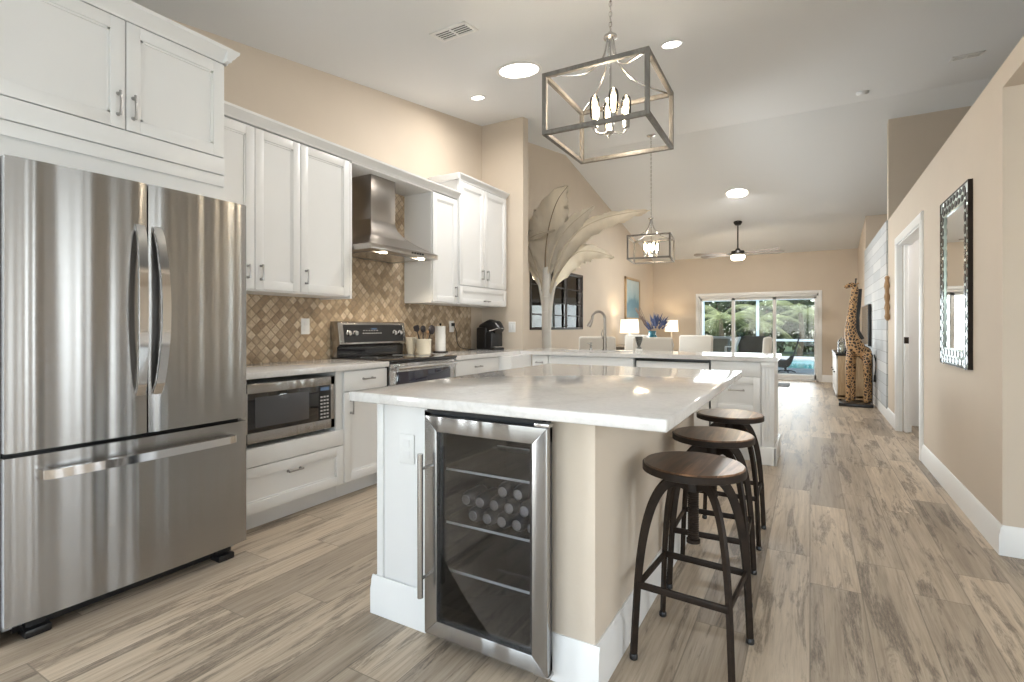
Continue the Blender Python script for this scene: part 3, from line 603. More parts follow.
for s in (-1, 1):
    bm = NB(); box(bm, (-.10, s*.36-.04, .0), (-.02, s*.36+.04, .03), .006); box(bm, (-.10, s*.36-.03, .02), (-.05, s*.36+.03, .075)); obj('foot', bm, M['black'], f, world=False)
bm = NB(); lathe(bm, [(.0, 0), (.05, 0), (.052, .012), (.035, .03), (0, .034)], axis='y'); bmesh.ops.translate(bm, verts=bm.verts, vec=(-2.66, 1.6385, 1.47))
solo('round_hook', bm, M['black'], (-2.66, 1.64, 1.47), 'round black knob-like holder poking out behind the refrigerator edge', 'hook')

# ------------------------------------------------------------------ microwave
t = thing('microwave', 'stainless microwave with black window built into the base cabinet niche', 'microwave', (-2.95, 2.03, mz0+.004))
FM = FX+.005; y0, y1, z0, z1 = 1.715, 2.362, mz0+.026, .838
obj('case', boxes(((XL+.1, y0+.01, z0), (FM-.03, y1-.01, z1-.002), .003), ((XL+.12, y0+.03, mz0+.001), (FM-.06, y0+.08, z0)), ((XL+.12, y1-.08, mz0+.001), (FM-.06, y1-.03, z0))), M['grey'], t)
bm = NB(); box(bm, (FM-.03, y0, z0), (FM, y1, z0+.06), .003); box(bm, (FM-.03, y0, z1-.055), (FM, y1, z1), .003); box(bm, (FM-.03, y0, z0), (FM, y0+.04, z1), .003); box(bm, (FM-.03, y1-.032, z0), (FM, y1, z1), .003); obj('front_frame', bm, M['steel'], t)
obj('door', boxes(((FM-.028, y0+.04, z0+.058), (FM-.002, y1-.125, z1-.053), .003)), M['blackgl'], t)
obj('window', boxes(((FM-.004, y0+.085, z0+.085), (FM+.0, y1-.20, z1-.078), .002)), M['mwwin'], t)
cp = obj('control_panel', boxes(((FM-.028, y1-.123, z0+.058), (FM-.002, y1-.030, z1-.053), .003)), M['black'], t)
bm = NB()
for r in range(7):
    for c in range(3): box(bm, (FM-.003, y1-.112+c*.024, z0+.072+r*.022), (FM+.0005, y1-.097+c*.024, z0+.082+r*.022))
obj('keypad', bm, M['printm'], cp); obj('display', boxes(((FM-.003, y1-.112, z1-.088), (FM+.0005, y1-.045, z1-.066))), M['led'], cp)

# ------------------------------------------------------------------ range
t = thing('kitchen_range', 'freestanding stainless electric range with black glass cooktop and backguard', 'range', (-3.0, 3.26, 0))
RX = FX+.035; ya, yb = 2.845, 3.655
obj('body', boxes(((XL+.02, ya, .02), (RX-.03, yb, .895), .003)), M['black'], t)
obj('cooktop', boxes(((XL+.02, ya-.002, .896), (RX+.022, yb+.002, .915), .005)), M['blackgl'], t)
ctp = t.children[-1]
for (cx, cy, rr) in ((-2.88, 3.05, .10), (-2.88, 3.45, .08), (-3.1, 3.05, .07), (-3.1, 3.45, .09)):
    bm = NB(); lathe(bm, [(rr, .9145), (rr, .9158), (rr-.004, .9158), (rr-.004, .9145)], (cx, cy, 0), 32, loop=True); obj('burner_ring', bm, M['grey'], ctp)
bm = NB(); prism(bm, [(XL+.02, .915), (-3.235, .915), (-3.235, 1.0), (-3.20, 1.02), (-3.225, 1.195), (-3.25, 1.205), (XL+.02, 1.205)], ya-.01, yb-.05, 'y', .003); bg = obj('backguard', bm, M['steel'], t)
bm = NB(); prism(bm, [(-3.234, .917), (-3.228, .917), (-3.228, .995), (-3.234, 1.0)], ya-.01+.005, yb-.065, 'y'); obj('lower_panel', bm, M['blackgl'], bg)
bm = NB(); prism(bm, [(-3.206, 1.035), (-3.199, 1.035), (-3.220, 1.178), (-3.227, 1.178)], ya+.04, yb-.085, 'y'); cpn = obj('control_panel', bm, M['black'], bg)
for y in (ya+.085, ya+.155, yb-.20, yb-.13):
    bm = NB(); lathe(bm, [(.024, 0), (.024, .006), (.019, .010), (.018, .024), (0, .026)], (-3.2095, y, 1.11), 18, 'x'); obj('knob', bm, M['satin'], bg)
bm = NB()
for i in range(9): box(bm, (-3.2115, ya+.24+i*.025, 1.105), (-3.2085, ya+.256+i*.025, 1.111))
for i in range(6): box(bm, (-3.2145, ya+.25+i*.03, 1.128), (-3.2115, ya+.262+i*.03, 1.133))
obj('key_marks', bm, M['printm'], cpn); obj('display', boxes(((-3.214, ya+.34, 1.137), (-3.2105, ya+.40, 1.152))), M['led'], cpn)
bm = NB(); box(bm, (RX-.03, ya+.006, .215), (RX, yb-.006, .885), .004); od = obj('oven_door', bm, M['steel'], t)
obj('oven_window', boxes(((RX-.001, ya+.07, .50), (RX+.003, yb-.07, .82), .003)), M['oven'], od)
bm = NB(); tube(bm, [(RX+.045, ya+.04, .853), (RX+.045, yb-.04, .853)], .011, 12)
for y in (ya+.06, yb-.06): tube(bm, [(RX-.002, y, .853), (RX+.045, y, .853)], .009, 8)
obj('handle', bm, M['chrome'], od)
obj('storage_drawer', boxes(((RX-.03, ya+.006, .05), (RX-.001, yb-.006, .205), .004)), M['steel'], t)
obj('front_trim', boxes(((RX-.03, ya+.002, .886), (RX+.012, yb-.002, .8955), .002)), M['black'], t)

# ------------------------------------------------------------------ hood
t = thing('range_hood', 'stainless chimney range hood with flared canopy and two lit lamps', 'range hood', (-3.1, 3.17, 1.73))
cx0, cx1, cy0, cy1 = XL+.014, -3.06, 3.03, 3.31
bm = NB(); box(bm, (cx0, cy0, 2.03), (cx1, cy1, 2.394), .002); obj('chimney', bm, M['steel_h'], t)
bm = NB(); N = 12; rings = []
ly0, ly1, lx1 = 2.77, 3.56, -2.80
for i in range(N+1):
    s = i/N; q = (1-s)**2.0          # concave flare
    z = 1.785+s*(2.035-1.785)
    x1 = cx1+(lx1-cx1)*q; a = cy0+(ly0-cy0)*q; b = cy1+(ly1-cy1)*q
    rings.append([bm.verts.new(p) for p in ((cx0, a, z), (x1, a, z), (x1, b, z), (cx0, b, z))])
for r0, r1 in zip(rings, rings[1:]):
    for k in range(4): bm.faces.new((r0[k], r0[(k+1) % 4], r1[(k+1) % 4], r1[k]))
bm.faces.new(rings[-1]); bm.faces.new(rings[0][::-1]); obj('canopy', bm, M['steel_h'], t, smooth=50)
ul = obj('lip', boxes(((cx0, ly0, 1.742), (lx1, ly1, 1.785), .002)), M['steel_h'], t)
obj('filter', boxes(((cx0+.06, ly0+.1, 1.737), (lx1-.10, ly1-.1, 1.7415))), M['satin'], t)
for y in (2.97, 3.42):
    bm = NB(); lathe(bm, [(.028, 1.734), (.03, 1.742)], (-2.87, y, 0)); obj('hood_lamp', bm, M['hoodglow'], t, label='glowing round lamp')
bm = NB()
for i in range(5): box(bm, (lx1-.001, 3.22+i*.032, 1.757), (lx1+.004, 3.242+i*.032, 1.772), .002)
obj('control_buttons', bm, M['black'], t)
for y in (2.97, 3.42):
    l = bpy.data.lights.new('hood_light', 'SPOT'); l.energy = 6; l.color = (1, .85, .65); l.spot_size = 2.2; l.spot_blend = .6; l.shadow_soft_size = .03
    o = bpy.data.objects.new('hood_light', l); COL.objects.link(o); o.location = (-2.87, y, 1.72)

# ------------------------------------------------------------------ island
IX0, IX1, IY0, IY1 = -1.53, -.59, 1.55, 3.16
t = thing('kitchen_island', 'kitchen island base with white end panel, beige side and white baseboard', 'kitchen island', (-1.05, 2.35, 0))
WX0, WX1 = -1.262, -.747
bm = NB(); box(bm, (IX0+.02, IY0+.005, 0), (WX0, IY1, CT-.045)); box(bm, (WX0, 2.12, 0), (WX1, IY1, CT-.045)); box(bm, (WX0, IY0+.01, CT-.055), (WX1, 2.12, CT-.045)); obj('body', bm, M['white'], t)
bm = NB(); box(bm, (WX1, IY0, 0), (IX1, IY1, CT-.045), .003); obj('drywall_side', bm, M['wall'], t, label='beige painted side wall')
bm = NB(); box(bm, (IX0, IY0-.004, 0), (IX0+.035, IY0+.035, CT-.045), .004); box(bm, (IX0+.045, IY0-.001, .0), (WX0, IY0+.006, CT-.045), .003); box(bm, (IX0, IY0+.03, 0), (IX0+.02, IY1, CT-.045)); obj('end_panel', bm, M['white'], t)
def rbb(x0, x1, y): prism(bm, [(y-p[0], p[1]) for p in BBP], x0, x1, 'x')
bm = NB(); rbb(IX0-.018, WX0-.0, IY0-.004); prism(bm, [(IX0-p[0], p[1]) for p in BBP], IY0-.0035, IY1, 'y')
rbb(WX1, IX1+.018, IY0); prism(bm, [(IX1+p[0], p[1]) for p in BBP], IY0+.0005, IY1, 'y'); obj('baseboard', bm, M['trim'], t)
bm = NB(); box(bm, (-1.405, IY0-.008, .625), (-1.33, IY0-.001, .74), .003); ol = obj('outlet_plate', bm, M['trim'], t)
bm = NB(); box(bm, (-1.385, IY0-.010, .645), (-1.35, IY0-.007, .675), .002); box(bm, (-1.385, IY0-.010, .69), (-1.35, IY0-.007, .72), .002); obj('socket', bm, M['white'], ol)
bm = NB(); box(bm, (-1.57, 1.435, CT-.038), (-.338, 3.235, CT), .006, 3)
solo('island_countertop', bm, M['stone'], (-.95, 2.33, CT-.038), 'large glossy white stone slab on the kitchen island', 'countertop')

# ------------------------------------------------------------------ wine cooler
t = thing('beverage_cooler', 'stainless glass-door beverage cooler built into the island end', 'beverage cooler', (-1.0, 1.7, 0))
bx0, bx1 = -1.258, -.750; wy = 1.515; wz0, wz1 = .04, .842
bm = NB(); th = .03; D = 2.09
box(bm, (bx0, wy+.005, wz0), (bx0+th, D, wz1)); box(bm, (bx1-th, wy+.005, wz0), (bx1, D, wz1)); box(bm, (bx0, wy+.005, wz1-th), (bx1, D, wz1+.004)); box(bm, (bx0, wy+.005, wz0), (bx1, D, wz0+th+.01)); box(bm, (bx0, D-.02, wz0), (bx1, D, wz1))
obj('cabinet_shell', bm, M['wine_in'], t)
dx0, dx1 = -1.219, -.722; dy = 1.472; fw = .055
bm = NB()
prism(bm, [(dx0, wz0+.005), (dx1, wz0+.005), (dx1-fw, wz0+.005+fw), (dx0+fw, wz0+.005+fw)], dy, 1.497, 'y', .002)
prism(bm, [(dx0, wz1-.005), (dx1, wz1-.005), (dx1-fw, wz1-.005-fw), (dx0+fw, wz1-.005-fw)], dy, 1.497, 'y', .002)
prism(bm, [(dx0, wz0+.005), (dx0, wz1-.005), (dx0+fw, wz1-.005-fw), (dx0+fw, wz0+.005+fw)], dy, 1.497, 'y', .002)
prism(bm, [(dx1, wz0+.005), (dx1, wz1-.005), (dx1-fw, wz1-.005-fw), (dx1-fw, wz0+.005+fw)], dy, 1.497, 'y', .002)
dr = obj('door_frame', bm, M['steel'], t)
obj('door_liner', boxes(((dx0+.002, 1.497, wz0+.007), (dx0+fw, wy, wz1-.007)), ((dx1-fw, 1.497, wz0+.007), (dx1-.002, wy, wz1-.007)), ((dx0+.002, 1.497, wz0+.007), (dx1-.002, wy, wz0+fw)), ((dx0+.002, 1.497, wz1-fw), (dx1-.002, wy, wz1-.007)), ((bx1-.03, wy, wz0+.01), (bx1-.002, 1.56, wz1))), M['black'], dr)
obj('door_glass', boxes(((dx0+fw-.003, dy+.012, wz0+fw), (dx1-fw+.003, dy+.018, wz1-fw))), M['coolglass'], dr)
bm = NB(); box(bm, (dx0+fw, dy+.02, wz0+fw-.004), (dx1-fw, dy+.035, wz0+fw+.01)); box(bm, (dx0+fw-.004, dy+.02, wz0+fw-.004), (dx0+fw+.018, dy+.035, wz1-fw+.004)); box(bm, (dx1-fw-.018, dy+.02, wz0+fw-.004), (dx1-fw+.004, dy+.035, wz1-fw+.004)); obj('gasket', bm, M['black'], dr)
bm = NB(); tube(bm, [(dx0+.022, dy-.05, .20), (dx0+.022, dy-.05, .71)], .0105, 14)
for z in (.265, .655): tube(bm, [(dx0+.022, dy+.002, z), (dx0+.022, dy-.05, z)], .006, 8)
obj('handle', bm, M['satin'], dr)
obj('top_vent', boxes(((bx0+.02, wy-.005, wz1+.001), (bx1-.01, wy+.03, wz1+.012))), M['black'], t); obj('hinge', boxes(((dx1-.05, dy+.005, wz1-.004), (dx1+.004, wy, wz1+.008), .002)), M['satin'], t)
obj('hinge', boxes(((dx1-.05, dy+.005, wz0-.006), (dx1+.004, wy, wz0+.004), .002)), M['satin'], t)
for fx in (bx0+.05, bx1-.05):
    for fy in (wy+.08, D-.08):
        bm = NB(); lathe(bm, [(.018, 0), (.018, .012), (.01, .014), (.01, wz0)], (fx, fy, 0), 12); obj('foot', bm, M['black'], t)
for z in (.622, .42, .24):
    bm = NB(); tube(bm, [(bx0+th+.004, wy+.06, z), (bx1-th-.004, wy+.06, z)], .0045, 8); 
    sh = obj('shelf_rail', bm, M['alu'], t)
    bm = NB(); tube(bm, [(bx0+th+.004, D-.1, z), (bx1-th-.004, D-.1, z)], .004, 8); obj('rear_rail', bm, M['alu'], sh)
    obj('shelf_glass', boxes(((bx0+th+.002, wy+.064, z-.003), (bx1-th-.002, D-.1, z+.001))), M['coolglass'], sh)
# drinks cans lying on the middle shelf
def can_bm():
    bm = NB(); lathe(bm, [(.0, .004), (.015, .004), (.017, 0), (.019, .001), (.028, .016), (.030, .03), (.030, .105), (.026, .118), (.024, .12), (0, .116)], (0, 0, 0), 20, 'y')
    for f in bm.faces: f.material_index = 0 if f.calc_center_median().y < .008 else 1
    return bm
first = None
rows = [(.4525, [-1.094+.0625*i for i in range(5)]), (.507, [-1.126+.0625*i for i in range(6)]), (.5615, [-.965, -.902])]
NTH = ['leftmost', 'second from left', 'third from left', 'fourth from left', 'fifth from left', 'sixth from left']
for (z, xs), layer in zip(rows, ('bottom', 'middle', 'top')):
    for i, x in enumerate(xs):
        if first is None: first = obj('drinks_can', can_bm(), [M['can'], M['redcan']], recalc=True); o = first
        else: o = first.copy(); COL.objects.link(o)
        o.location = (x, wy+.085, z); w = NTH[i] if i < len(xs)-1 else 'rightmost'
        tag(o, 'drinks can %s in the %s layer of the stack inside the cooler' % (w, layer), 'can', 'drinks cans stacked in the beverage cooler')

# ------------------------------------------------------------------ bar stools
def make_stool():
    t = thing('bar_stool', '', 'stool')
    bm = NB(); lathe(bm, [(0, .648), (.165, .648), (.172, .652), (.172, .671), (.168, .675), (0, .676)], seg=48); obj('seat', bm, M['seatwood'], t)
    bm = NB(); lathe(bm, [(.1715, .644), (.1765, .646), (.1765, .668), (.1715, .670)], seg=48, loop=True); s = t.children[0]; obj('seat_rim', bm, M['bronze'], s, label='dark metal band around the seat edge')
    bm = NB(); lathe(bm, [(.055, .636), (.055, .648)], seg=24); lathe(bm, [(.017, .40), (.017, .64)], seg=16)
    for k in range(26): lathe(bm, [(.017, .405+k*.008), (.020, .409+k*.008), (.017, .413+k*.008)], seg=14)
    lathe(bm, [(.012, .385), (.024, .39), (.024, .402), (.012, .405)], seg=16); obj('screw_post', bm, M['bronze'], t)
    bm = NB(); lathe(bm, [(.022, .575), (.034, .577), (.034, .628), (.022, .63)], seg=20); obj('hub', bm, M['bronze'], t)
    for k in range(4):
        a = PI/4+k*PI/2; bm = NB()
        pass
        P2 = [(.028, .598), (.07, .614), (.115, .598), (.158, .535), (.190, .43), (.210, .29), (.221, .14), (.228, .012)]
        P = smoothpath([(r*math.cos(a), r*math.sin(a), z) for r, z in P2], 5); n = len(P)
        side = Vector((-math.sin(a), math.cos(a), 0)); rings = []
        for i, p in enumerate(P):
            d = (P[min(i+1, n-1)]-P[max(i-1, 0)]).normalized(); nn = d.cross(side).normalized(); f = i/(n-1)
            hw = .020-.009*min(1, f*1.3); th = .004
            hw2 = .0045
            # flat bar standing on edge near the hub (wide in the radial plane), tapering to the foot
            rings.append([bm.verts.new(p+side*sx*(.010)+nn*sy*hw) for sx, sy in ((-.6, -1), (.6, -1), (.6, 1), (-.6, 1))])
        for r0, r1 in zip(rings, rings[1:]):
            for q in range(4): bm.faces.new((r0[q], r0[(q+1) % 4], r1[(q+1) % 4], r1[q]))
        bm.faces.new(rings[0][::-1]); bm.faces.new(rings[-1]); l = obj('leg', bm, M['bronze'], t, world=False)
        bm = NB(); lathe(bm, [(.012, 0), (.0145, .003), (.0145, .016), (.012, .02)], (P[-1].x, P[-1].y, 0), 14); obj('foot_cap', bm, M['black'], l, world=False)
    h = .149
    for (ax, s) in (('x', -1), ('x', 1), ('y', -1), ('y', 1)):
        bm = NB(); z = .258
        if ax == 'x': box(bm, (-h-.004, s*h-.005, z-.012), (h+.004, s*h+.005, z+.012), .002)
        else: box(bm, (s*h-.005, -h-.004, z-.012), (s*h+.005, h+.004, z+.012), .002)
        obj('footrest_bar', bm, M['bronze'], t, world=False)
    return t
st = make_stool()
for i, (x, y, rz, lab) in enumerate([(-.362, 1.925, -.07, 'round wooden-seat metal bar stool nearest the camera'), (-.385, 2.50, .03, 'wooden-seat dark metal bar stool in the middle of the three'), (-.392, 3.13, .0, 'wooden-seat dark metal bar stool farthest along the island, nearest the peninsula')]):
    o = st if i == 0 else copy_tree(st)
    o.location = (x, y, 0); o.rotation_euler = (0, 0, rz); o['label'] = lab; o['group'] = 'bar stools along the island'

# ------------------------------------------------------------------ pendants
def chain(bm, x, y, z0, z1, L=.034):
    z = z0; k = 0
    while z < z1:
        pts = []
        for i in range(13):
            a = 2*PI*i/12; u, v = .008*math.cos(a), .019*math.sin(a)
            pts.append((x+(u if k % 2 else 0), y+(0 if k % 2 else u), z+L/2+v))
        tube(bm, pts, .0022, 6); z += L*.85; k += 1
def make_pendant(topz):
    t = thing('lantern_pendant', '', 'pendant light'); S, HH, w = .275, .33, .0115
    bm = NB()
    for sx in (-1, 1):
        for sy in (-1, 1): box(bm, (sx*S-w, sy*S-w, 0), (sx*S+w, sy*S+w, HH), .0015)
    for z in (0, HH-2*w):
        for s in (-1, 1):
            box(bm, (-S, s*S-w, z), (S, s*S+w, z+2*w), .0015); box(bm, (s*S-w, -S, z), (s*S+w, S, z+2*w), .0015)
    obj('lantern_frame', bm, M['lantern'], t, world=False)
    bm = NB(); hz = HH+.255
    for sx in (-1, 1):
        for sy in (-1, 1):
            P = smoothpath([(sx*.012, sy*.012, hz), (sx*.026, sy*.026, HH+.16), (sx*.06, sy*.06, HH+.085), (sx*.13, sy*.13, HH+.025), (sx*(S-.005), sy*(S-.005), HH-.012)], 5)
            tube(bm, P, .0052, 8)
    obj('hanging_arms', bm, M['satin'], t, world=False)
    bm = NB(); lathe(bm, [(.0, hz+.03), (.012, hz+.03), (.014, hz+.012), (.036, hz+.010), (.038, hz-.004), (.02, hz-.012), (0, hz-.014)]); obj('top_cap', bm, M['satin'], t, world=False)
    bm = NB(); tube(bm, [(0, 0, hz-.01), (0, 0, .065)], .006, 8); lathe(bm, [(0, .045), (.014, .05), (.022, .062), (.014, .075), (.007, .085)], seg=14); lathe(bm, [(.0, .245), (.03, .243), (.033, .238), (.007, .236)]); obj('stem', bm, M['satin'], t, world=False)
    for k in range(4):
        a = k*PI/2+.5; c, s = math.cos(a), math.sin(a); bm = NB(); R = .088
        tube(bm, smoothpath([(.012*c, .012*s, .062), (.045*c, .045*s, .050), (.076*c, .076*s, .056), (R*c, R*s, .08)], 5), .0055, 8)
        lathe(bm, [(.009, .078), (.019, .082), (.020, .125), (.017, .128), (0, .128)], (R*c, R*s, 0), 14); arm = obj('candle_arm', bm, M['satin'], t, world=False)
        bm = NB(); lathe(bm, [(.015, .126), (.026, .150), (.028, .225), (.024, .248), (.012, .262), (0, .265)], (R*c, R*s, 0), 16); obj('glass_bulb', bm, M['bulbglass'], arm, world=False)
        bm = NB(); lathe(bm, [(.0, .140), (.012, .150), (.013, .225), (.007, .240), (0, .242)], (R*c, R*s, 0), 10); obj('filament', bm, M['bulb'], arm, world=False)
    bm = NB(); chain(bm, 0, 0, hz+.028, topz-.03); tube(bm, [(.004, 0, hz+.02), (-.004, .004, topz-.02)], .002, 6); obj('chain', bm, M['satin'], t, world=False)
    bm = NB(); lathe(bm, [(0, topz-.035), (.02, topz-.03), (.058, topz-.018), (.062, topz), (0, topz+.01)]); obj('canopy', bm, M['satin'], t, world=False)
    return t
for (x, y, z, rz, lab, e) in ((-.965, 2.77, 2.19, .02, 'large square lantern pendant hanging over the island nearest the camera', 10), (-1.905, 7.15, 2.075, .13, 'distant square lantern pendant hanging over the dining area', 8)):
    t = make_pendant(cz(y)-z); t.location = (x, y, z); t.rotation_euler = (0, 0, rz); t['label'] = lab; t['group'] = 'lantern pendants'
    l = bpy.data.lights.new('pendant_light', 'POINT'); l.energy = e; l.color = (1, .88, .70); l.shadow_soft_size = .06
    o = bpy.data.objects.new('pendant_light', l); COL.objects.link(o); o.location = (x, y, z+.17)

# ------------------------------------------------------------------ ceiling fixtures (tilted with the slope)
def on_ceiling(o, x, y):
    o.location = (x, y, cz(y)); o.rotation_euler = (math.atan(.147) if y < RY else -math.atan(.208), 0, 0)
def can_light(x, y, r, lab, power, nm='recessed_light', cat='ceiling light', col=(1, .93, .84)):
    t = thing(nm, lab, cat)
    bm = NB(); lathe(bm, [(r*1.0, -.001), (r*1.18, -.001), (r*1.18, -.005), (r*1.02, -.008), (r, -.004)], seg=32, loop=True); obj('trim_ring', bm, M['trim'], t, world=False)
    bm = NB(); lathe(bm, [(0, -.003), (r, -.003), (r, -.001), (0, -.001)], seg=32); obj('lens', bm, M['can_glow'], t, world=False, label='glowing lens')
    on_ceiling(t, x, y)
    if power:
        l = bpy.data.lights.new('recessed_glow', 'AREA'); l.shape = 'DISK'; l.size = r*2; l.energy = power; l.color = col
        o = bpy.data.objects.new('recessed_glow', l); COL.objects.link(o); o.location = (x, y, cz(y)-.02)
can_light(-2.126, 3.80, .165, 'large round skylight tube glowing in the ceiling before the stub wall', 17, 'tubular_skylight', 'skylight', (1, .98, .95))
can_light(-2.778, 4.15, .060, 'small recessed downlight over the wall cabinets, left of the large skylight', 4)
can_light(-.937, 4.12, .070, 'small recessed downlight right of the near lantern chain', 5)
can_light(-1.074, 9.5, .165, 'large round skylight tube above the ceiling fan area', 45, 'tubular_skylight', 'skylight', (1, .98, .95))
def vent(x, y, w, d, lab, nm='ceiling_vent', dark=True, slats=9, rz=0):
    t = thing(nm, lab, 'vent')
    bm = NB()
    for a, b in (((-w, -d, -.008), (w, -d+.025, 0)), ((-w, d-.025, -.008), (w, d, 0)), ((-w, -d, -.008), (-w+.025, d, 0)), ((w-.025, -d, -.008), (w, d, 0)), ((-.006, -d, -.009), (.006, d, 0))): box(bm, a, b, .002)
    obj('vent_frame', bm, M['trim'], t, world=False)
    obj('vent_back', boxes(((-w+.02, -d+.02, -.002), (w-.02, d-.02, .0))), M['dark'], t, world=False)
    bm = NB()
    for i in range(slats):
        yy = -d+.03+(2*d-.06)*i/(slats-1); tube(bm, [(-w+.02, yy, -.005), (w-.02, yy, -.005)], 1, sect=[(-.001, -.0035), (.001, -.0035), (.004, .002), (.003, .003)], up=(0, 0, 1))
    obj('vent_slats', bm, M['trim'], t, world=False); on_ceiling(t, x, y); t.rotation_euler.z = rz; return t
vent(-2.12, 2.87, .15, .085, 'rectangular ceiling air vent with two dark slots above the refrigerator side', slats=5)
vent(1.27, 6.31, .12, .075, 'ceiling air vent high at the right above the plant shelf', slats=5)
t = thing('smoke_detector', 'small round pale smoke detector on the ceiling at the right', 'smoke detector'); bm = NB(); lathe(bm, [(0, -.035), (.04, -.034), (.058, -.02), (.062, 0)], seg=24); obj('housing', bm, M['ceil'], t, world=False); on_ceiling(t, .51, 6.97)

# ------------------------------------------------------------------ ceiling fan
fx, fy = -1.20, 10.75; fz = cz(fy)
t = thing('ceiling_fan', 'ceiling fan with long grey blades and a lit bowl on a dark downrod', 'ceiling fan', (fx, fy, fz))
bm = NB(); lathe(bm, [(0, .03), (.075, .02), (.078, -.015), (.05, -.06), (.016, -.07)]); obj('canopy', bm, M['darkbronze'], t, world=False)
bm = NB(); tube(bm, [(0, 0, -.05), (0, 0, -.54)], .013, 10); obj('downrod', bm, M['darkbronze'], t, world=False)
bm = NB(); lathe(bm, [(.014, -.50), (.04, -.52), (.05, -.545), (.115, -.56), (.125, -.60), (.10, -.635), (0, -.64)], seg=32); obj('motor_housing', bm, M['darkbronze'], t, world=False)
bm = NB(); lathe(bm, [(.118, -.636), (.13, -.65), (.128, -.70), (.10, -.73), (0, -.735)], seg=32); obj('light_bowl', bm, M['fanglow'], t, world=False, label='glowing frosted bowl')
for k, a in enumerate((math.radians(8), math.radians(-40 if False else -25), math.radians(190), math.radians(155))):
    bm = NB(); pts = [(.20, -.05), (.75, -.07), (.79, -.04), (.80, 0), (.79, .04), (.75, .07), (.20, .05)]
    prism(bm, pts, -.005, .005, 'z', .002); bmesh.ops.rotate(bm, verts=bm.verts, matrix=Matrix.Rotation(math.radians(15), 3, 'X'))
    bmesh.ops.translate(bm, verts=bm.verts, vec=(0, 0, -.60)); rotz(bm, a); b = obj('blade', bm, M['fanblade'], t, world=False)
    bm = NB(); box(bm, (.10, -.018, -.608), (.26, .018, -.600), .002); rotz(bm, a); obj('blade_arm', bm, M['darkbronze'], b, world=False)
l = bpy.data.lights.new('fan_light', 'POINT'); l.energy = 12; l.color = (1, .85, .65); l.shadow_soft_size = .1
o = bpy.data.objects.new('fan_light', l); COL.objects.link(o); o.location = (fx, fy, fz-.82)

# ------------------------------------------------------------------ faucet and small things on the worktops
Z = CT
t = thing('kitchen_faucet', 'tall brushed nickel gooseneck pull-down faucet on the peninsula', 'faucet', (-1.93, 5.36, Z))
bm = NB(); lathe(bm, [(.030, 0), (.030, .006), (.022, .014), (.020, .10), (.023, .13), (.018, .15), (.014, .16)], seg=20); obj('base', bm, M['nickel'], t, world=False)
bm = NB(); P = [(0, 0, .15), (.002, -.002, .25)]
for i in range(11):
    a = PI*i/10*1.02; P.append((-.052*(1-math.cos(a))*1.1, -.04*(1-math.cos(a)), .345+.075*math.sin(a)))
tube(bm, smoothpath(P, 3), [.016-.002*min(1, i/12) for i in range((len(P)-1)*3+1)], 12); obj('gooseneck', bm, M['nickel'], t, world=False)
e = P[-1]; bm = NB(); tube(bm, [e, (e[0]-.014, e[1]-.008, .30), (e[0]-.030, e[1]-.016, .265), (e[0]-.034, e[1]-.018, .255)], [.015, .020, .024, .021], 14); obj('spray_head', bm, M['nickel'], t, world=False)
bm = NB(); tube(bm, [(0, 0, .12), (-.035, .012, .135)], .009, 10); tube(bm, [(-.032, .012, .133), (-.042, .014, .18), (-.034, .02, .225)], [.007, .006, .004], 8); obj('lever', bm, M['nickel'], t, world=False)
t = thing('soap_dispenser', 'small metal soap dispenser left of the faucet', 'soap dispenser', (-2.09, 5.36, Z))
bm = NB(); lathe(bm, [(.02, 0), (.02, .01), (.012, .02), (.014, .055), (.006, .06), (.006, .075)], seg=14); obj('body', bm, M['satin'], t, world=False)
bm = NB(); tube(bm, [(.01, 0, .078), (-.035, -.02, .074)], .006, 8); lathe(bm, [(.016, .074), (.014, .084), (0, .086)], seg=12); obj('pump', bm, M['satin'], t, world=False)
t = thing('footed_vase', 'small mottled dark glass footed vase on the peninsula right of the faucet', 'vase', (-1.55, 5.34, Z))
bm = NB(); lathe(bm, [(.030, .025), (.026, .035), (.014, .05), (.022, .075), (.034, .11), (.040, .15), (.037, .152), (.030, .11), (.010, .06), (0, .055)], seg=20); obj('bowl', bm, M['mottled'], t, world=False)
bm = NB(); lathe(bm, [(0, 0), (.036, 0), (.036, .022), (.030, .026), (0, .026)], seg=20); obj('foot', bm, M['candle'], t, world=False, label='white round foot')
t = thing('coffee_maker', 'black single-serve coffee maker at the end of the counter by the stub wall', 'coffee maker', (-3.08, 4.86, Z), math.radians(-12))
bm = NB(); box(bm, (-.14, -.095, .0), (.02, .095, .25), .02, 3); box(bm, (-.13, .085, .02), (-.0, .115, .22), .012); box(bm, (-.05, -.09, .0), (.10, .09, .20), .015, 3); obj('body', bm, M['black'], t, world=False)
bm = NB(); box(bm, (-.10, -.085, .0), (.13, .085, .03), .008); obj('drip_base', bm, M['black'], t, world=False)
bm = NB(); tube(bm, [(-.12, 0, .225), (.0, 0, .255), (.10, 0, .245), (.135, 0, .21)], [.07, .085, .078, .06], 18); obj('brew_head', bm, M['black'], t, world=False)
bm = NB(); tube(bm, [(.06, -.085, .21), (.15, -.055, .235), (.165, 0, .24), (.15, .055, .235), (.06, .085, .21)], .007, 8); obj('handle', bm, M['chrome'], t, world=False)
bm = NB(); box(bm, (.10, -.07, .03), (.128, .07, .036))
for i in range(6): box(bm, (.10, -.06+i*.022, .035), (.124, -.052+i*.022, .042))
obj('drip_tray', bm, M['satin'], t, world=False)
t = thing('utensil_crock', 'cream ceramic crock beside the range', 'crock', (-3.11, 3.745, Z))
bm = NB(); lathe(bm, [(0, 0), (.060, 0), (.068, .01), (.070, .12), (.074, .135), (.072, .142), (.063, .14), (.060, .02), (0, .016)], seg=28); obj('pot', bm, M['crock'], t, world=False)
